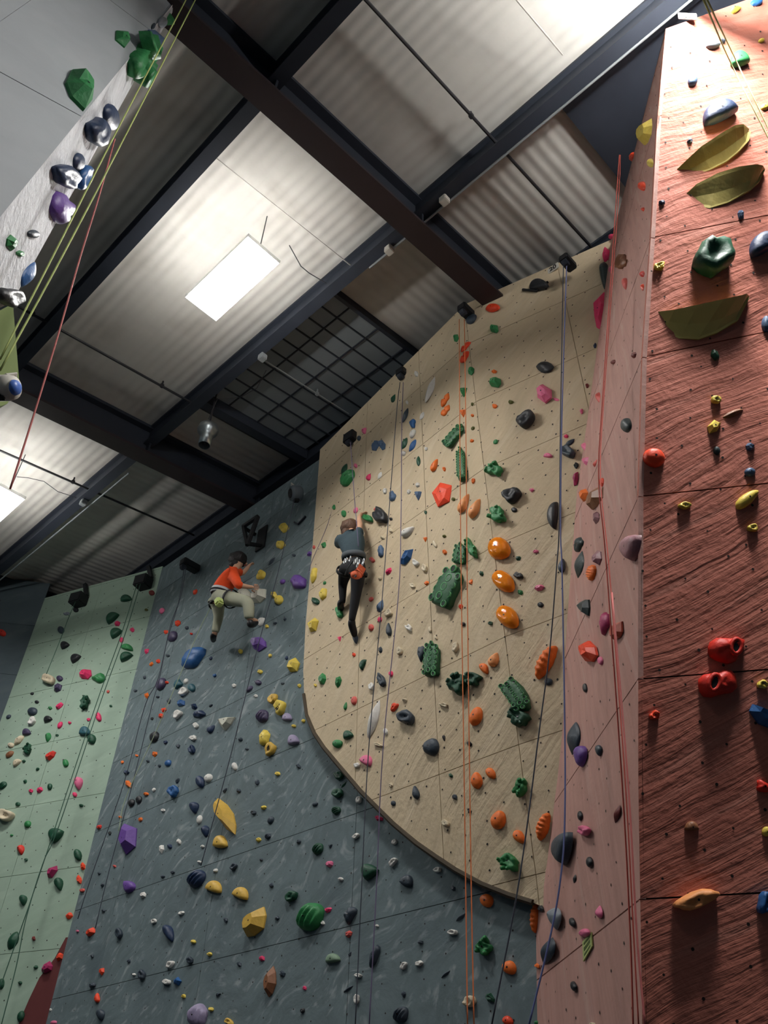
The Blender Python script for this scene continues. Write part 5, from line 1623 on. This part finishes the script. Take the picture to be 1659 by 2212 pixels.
PM = {'lip': mat('lip', srgb(168, 96, 86), .5), 'skin': mat('skin', srgb(206, 160, 132), .55, bump=0), 'teal_shirt': mat('teal_shirt', srgb(50, 68, 76), .85, scale=14, bump=.3), 'legging': mat('legging', srgb(20, 22, 28), .8), 'shoe_b': mat('shoe_b', srgb(20, 22, 26), .5),
      'hair_br': mat('hair_br', srgb(92, 64, 46), .6, scale=40, var=.35, bump=.5), 'hair_bk': mat('hair_bk', srgb(22, 20, 22), .6, scale=40, bump=.5), 'harness': mat('harness', srgb(70, 78, 84), .7), 'metal': mat('metal', srgb(190, 196, 200), .3, .9),
      'chalk_orange': mat('chalk_orange', srgb(240, 118, 82), .8), 'orange_shirt': mat('orange_shirt', srgb(232, 78, 28), .85, scale=14, bump=.3), 'khaki': mat('khaki', srgb(158, 160, 140), .85, scale=12, bump=.3), 'chalk_green': mat('chalk_green', srgb(190, 206, 130), .8), 'strap': mat('strap', srgb(24, 26, 30), .7), 'strap_w': mat('strap_w', srgb(190, 192, 196), .7), 'shoe_w': mat('shoe_w', srgb(176, 178, 176), .6)}
def hand(parent_chains, wrist, palm, up, side, s=1.0, curl=.5):
    """five unequal fingers, each its own short chain rooted in the palm"""
    d = (palm - wrist).normalized(); side = (side - side.dot(d) * d).normalized(); up = d.cross(side).normalized() * (1 if d.cross(side).dot(up) > 0 else -1)
    out = []
    for k, (off, ln_) in enumerate(((-.030, .060), (-.010, .072), (.011, .068), (.030, .052))):
        b = palm + side * off * s; p1 = b + d * ln_ * .45 * s - up * .006; p2 = p1 + (d * (1 - curl) - up * curl).normalized() * ln_ * .35 * s; p3 = p2 + (d * (.6 - curl) - up * (curl + .3)).normalized() * ln_ * .3 * s
        out.append([(b, .0095 * s), (p1, .0088 * s), (p2, .008 * s), (p3, .0068 * s)])
    t0 = wrist.lerp(palm, .55) - side * .03 * s
    out.append([(t0, .011 * s), (t0 - side * .025 * s + d * .02 * s, .010 * s), (t0 - side * .03 * s + d * .048 * s - up * .012, .008 * s)])
    return out
def blob(name, c, r, m, ax=None, lump=.12, seed=0.0, cut=None):
    bm = bmesh.new(); bmesh.ops.create_icosphere(bm, subdivisions=3, radius=1.0)
    R = ax or Matrix.Identity(3)
    for v in bm.verts:
        k = 1 + lump * noise.noise(v.co * 2.3 + Vector((seed, 0, 0)))
        v.co = R @ Vector((v.co.x * r[0] * k, v.co.y * r[1] * k, v.co.z * r[2] * k)) + c
    return obj(name, bm, m, None, True)
def face(root, head, f, up, r):
    """eyes, ears and nose on a head that looks along f"""
    f = f.normalized(); up = (up - up.dot(f) * f).normalized(); s_ = f.cross(up)
    for k in (-1, 1):
        part(root, blob('eye', head + f * r * .93 + s_ * k * r * .36 + up * r * .05, (.010, .010, .010), PM['hair_bk'], lump=0))
        part(root, blob('ear', head + s_ * k * r * .98, (.012, .012, .028), PM['skin'], lump=.1))
    part(root, blob('nose', head + f * r * 1.06 - up * r * .12, (.016, .016, .022), PM['skin'], lump=.1))
    part(root, blob('mouth', head + f * r * .98 - up * r * .48, (.018, .018, .006), PM['lip'], lump=0))
def J(px, py, X): return onX(px, py, X)

# woman climbing the tan wall, seen from behind
WT = lambda px, py: on_tan(px, py).x
w = empty('person', J(762, 1215, 4.85)); tag(w, 'woman climbing the tan wall in dark teal shirt, black leggings and harness', 'person')
pel, waist, chest, neck = J(763, 1216, 4.86), J(763, 1198, 4.84), J(757, 1172, 4.83), J(760, 1152, 4.86)
head = J(755, 1143, 4.90)
sR, sL = J(775, 1152, 4.86), J(735, 1166, 4.86)
eR, wR, pR = J(777, 1134, 4.92), J(776, 1117, 5.0), J(783, 1109, 5.03)
eL, wL, pL = J(731, 1180, 4.98), J(742, 1170, 5.10), J(748, 1163, 5.12)
hR, kR, aR, tR = J(775, 1228, 4.86), J(769, 1284, 4.93), J(760, 1338, 4.98), J(767, 1378, 5.12)
hL, kL, aL, tL = J(748, 1226, 4.88), J(740, 1262, 5.0), J(740, 1299, 5.04), J(735, 1320, 5.15)
body = [[(pel, .085), (waist, .075), (chest, .07), (neck, .044), (head, .088)], [(chest, .07), (sR, .048), (eR, .038), (wR, .026), (pR, (.034, .016))], [(chest, .07), (sL, .048), (eL, .038), (wL, .026), (pL, (.034, .016))],
        [(pel, .085), (hR, .07), (kR, .045), (aR, .030), (tR, .028)], [(pel, .085), (hL, .07), (kL, .052), (aL, .034), (tL, .032)]]
skin('body', body, PM['skin'], None).parent = w
def adopt(o, root):
    o.parent = root; o.matrix_parent_inverse = root.matrix_world.inverted() if root.matrix_world.translation.length else Matrix.Translation(-root.location)
    return o
for c in list(w.children): adopt(c, w)
def inv(root): return Matrix.Translation(-root.location)
def part(root, o): o.parent = root; o.matrix_parent_inverse = inv(root); return o
part(w, skin('shirt', [[(J(763, 1212, 4.86), (.12, .11)), (J(763, 1203, 4.85), (.125, .11)), (waist, (.125, .11)), (chest, (.155, .12)), (J(760, 1157, 4.85), (.10, .075))], [(chest, (.155, .12)), (sR, .07), (sR.lerp(eR, .5), .056)], [(chest, (.155, .12)), (sL, .074), (sL.lerp(eL, .85), .058)]], PM['teal_shirt']))
part(w, skin('leggings', [[(J(763, 1206, 4.86), .115), (J(763, 1218, 4.86), .13), (hR, .098), (hR.lerp(kR, .5), .078), (kR, .058), (kR.lerp(aR, .45), .052), (aR, .038), (aR.lerp(tR, .12), .036)], [(J(763, 1218, 4.86), .13), (hL, .095), (hL.lerp(kL, .5), .076), (kL, .055), (kL.lerp(aL, .45), .048), (aL, .038), (aL.lerp(tL, .15), .036)]], PM['legging']))
for a_, t_ in ((aR, tR), (aL, tL)):
    part(w, skin('climbing_shoe', [[(a_ + Vector((0, 0, .02)), .042), (a_ + (t_ - a_) * .3 + Vector((-.02, 0, 0)), .045), (a_.lerp(t_, .7), .042), (t_, .028)]], PM['shoe_b']))
part(w, blob('hair', J(756, 1141, 4.885), (.112, .108, .118), PM['hair_br'], lump=.18)); part(w, skin('ponytail', [[(J(750, 1143, 4.83), .06), (J(746, 1152, 4.81), .05), (J(743, 1161, 4.81), .03), (J(742, 1167, 4.81), .012)]], PM['hair_br']))
face(w, head, Vector((1, .25, .45)), Vector((-.4, 0, 1)), .092)
fh = hand(None, wR, pR, Vector((-1, 0, 0)), Vector((0, -1, 0)), 1.0, .5)
for ch in fh: part(w, skin('finger', [ch], PM['skin'], sub=1))
fh = hand(None, wL, pL, Vector((-1, 0, 0)), Vector((0, -1, 0)), 1.0, .5)
for ch in fh: part(w, skin('finger', [ch], PM['skin'], sub=1))
def belt(c, rx, ry, h, ax, m, name, root):
    bm = bmesh.new(); R = frame(ax); seg = 20; rings = []
    for dz, k in ((-h, .97), (-h, 1.03), (0, 1.08), (h, 1.03), (h, .97)):
        rings.append([bm.verts.new(c + R @ Vector((rx * k * math.cos(t * 2 * math.pi / seg), ry * k * math.sin(t * 2 * math.pi / seg), dz))) for t in range(seg)])
    for a_, b_ in zip(rings, rings[1:]):
        for t in range(seg): bm.faces.new((a_[t], a_[(t + 1) % seg], b_[(t + 1) % seg], b_[t]))
    return part(root, obj(name, bm, m, None, True))
wb = J(764, 1203, 4.855)
hb = belt(wb, .128, .118, .034, (waist - pel), PM['harness'], 'harness', w)
for hh_, kk_ in ((hR, kR), (hL, kL)): belt(hh_.lerp(kk_, .22), .098, .098, .02, (hh_ - kk_), PM['strap'], 'leg_loop', w)
rn = random.Random(5)
bm = bmesh.new()
for px_, py_ in ((744, 1212), (748, 1210), (756, 1207), (766, 1213), (770, 1210), (772, 1220), (775, 1214), (785, 1212), (783, 1218)):
    c = J(px_, py_, 4.70); a_ = rn.uniform(.2, .6)
    tube(bm, [c + Vector((0, .012 * math.cos(t * math.pi / 4) - .01 * a_ * math.sin(t * math.pi / 4), .034 * math.sin(t * math.pi / 4))) for t in range(9)], .0045, 5, False)
part(w, obj('carabiner', bm, PM['metal'], None, True))['kind'] = 'stuff'
part(w, skin('gear_strap', [[(J(764, 1210, 4.71), .008), (J(752, 1226, 4.74), .008), (J(745, 1242, 4.80), .008)]], PM['harness'], sub=1))
cb = part(w, skin('chalk_bag', [[(J(771, 1232, 4.69), .055), (J(769, 1242, 4.68), .064), (J(768, 1251, 4.69), .05)], [(J(771, 1232, 4.69), .055), (J(782, 1233, 4.70), .02)]], PM['chalk_orange']))
bm = bmesh.new(); lathe(bm, [(.0, 0), (.012, .0), (.014, .01), (0, .012)], 10, frame(NA)); e_ = obj('toggle', bm, PM['strap']); e_.location = J(769, 1245, 4.60); part(w, e_)

# climber in orange on the grey wall, seen from the side
g = empty('person', J(474, 1285, 4.85)); tag(g, 'climber in orange shirt and khaki trousers crouched on the slate wall', 'person')
pel, waist, chest, neck = J(474, 1288, 4.84), J(480, 1270, 4.84), J(494, 1250, 4.86), J(509, 1229, 4.93)
head = J(517, 1212, 5.0)
sN, eN, wN, pN = J(502, 1238, 4.82), J(515, 1264, 4.78), J(538, 1268, 4.92), J(548, 1268, 4.98)
sF, eF, wF, pF = J(513, 1234, 5.0), J(524, 1240, 5.08), J(535, 1226, 5.12), J(540, 1219, 5.15)
hN, kN, aN, tN = J(483, 1291, 4.80), J(537, 1300, 4.84), J(538, 1338, 4.9), J(556, 1343, 5.06)
hF, kF, aF, tF = J(468, 1294, 4.92), J(473, 1330, 4.98), J(464, 1368, 4.98), J(461, 1384, 5.12)
body = [[(pel, .09), (waist, .075), (chest, .06), (neck, .046), (head, .092)], [(chest, .06), (sN, .04), (eN, .042), (wN, .028), (pN, (.036, .018))], [(chest, .06), (sF, .04), (eF, .04), (wF, .028), (pF, (.036, .018))],
        [(pel, .09), (hN, .08), (kN, .05), (aN, .038), (tN, .034)], [(pel, .09), (hF, .08), (kF, .05), (aF, .038), (tF, .034)]]
part(g, skin('body', body, PM['skin']))
part(g, skin('shirt', [[(J(476, 1284, 4.84), (.13, .12)), (J(479, 1277, 4.84), (.135, .12)), (waist, (.14, .125)), (chest, (.16, .13)), (J(505, 1234, 4.9), (.11, .09))], [(chest, (.16, .13)), (sN, .08), (eN, .06), (eN.lerp(wN, .45), .05)], [(chest, (.16, .13)), (sF, .075), (eF, .055)]], PM['orange_shirt']))
part(g, skin('trousers', [[(J(477, 1281, 4.84), .115), (pel, .135), (hN, .115), (hN.lerp(kN, .5), .098), (kN, .080), (kN.lerp(aN, .5), .074), (J(538, 1332, 4.89), .066), (aN, .056)], [(pel, .135), (hF, .11), (hF.lerp(kF, .5), .092), (kF, .072), (kF.lerp(aF, .8), .056), (aF, .052)]], PM['khaki']))
part(g, skin('climbing_shoe', [[(aN + Vector((0, 0, .0)), .046), (J(541, 1350, 4.93), .05), (J(548, 1348, 5.0), .046), (tN, .03)]], PM['shoe_b']))
part(g, skin('climbing_shoe', [[(aF + Vector((0, 0, .02)), .044), (J(460, 1375, 5.0), .046), (J(461, 1381, 5.06), .042), (tF, .03)]], PM['shoe_b']))
part(g, blob('hair', J(514, 1209, 4.975), (.128, .122, .122), PM['hair_bk'], lump=.2)); part(g, blob('hair_bun', J(507, 1219, 4.93), (.07, .07, .07), PM['hair_bk'], lump=.3))
face(g, head, Vector((1, -.7, -.2)), Vector((.1, 0, 1)), .096)
for ch in hand(None, wN, pN, Vector((0, 0, 1)), Vector((-1, 0, 0)), 1.0, .35): part(g, skin('finger', [ch], PM['skin'], sub=1))
for ch in hand(None, wF, pF, Vector((-1, 0, 0)), Vector((0, -1, 0)), 1.0, .5): part(g, skin('finger', [ch], PM['skin'], sub=1))
belt(J(478, 1280, 4.84), .138, .128, .04, (waist - pel), PM['strap_w'], 'harness', g)
belt(J(477.5, 1281, 4.84), .146, .136, .012, (waist - pel), PM['strap'], 'harness_strap', g)
belt(hN.lerp(kN, .3), .118, .118, .022, (hN - kN), PM['strap'], 'leg_loop', g)
belt(hF.lerp(kF, .3), .112, .112, .022, (hF - kF), PM['strap'], 'leg_loop', g)
bm = bmesh.new(); box(bm, (0, 0, 0), (.10, .095, .12), Matrix.Rotation(-.5, 3, 'X'), bev=.02); e_ = obj('chalk_bag', bm, PM['chalk_green']); e_.location = J(473, 1301, 4.66); part(g, e_)
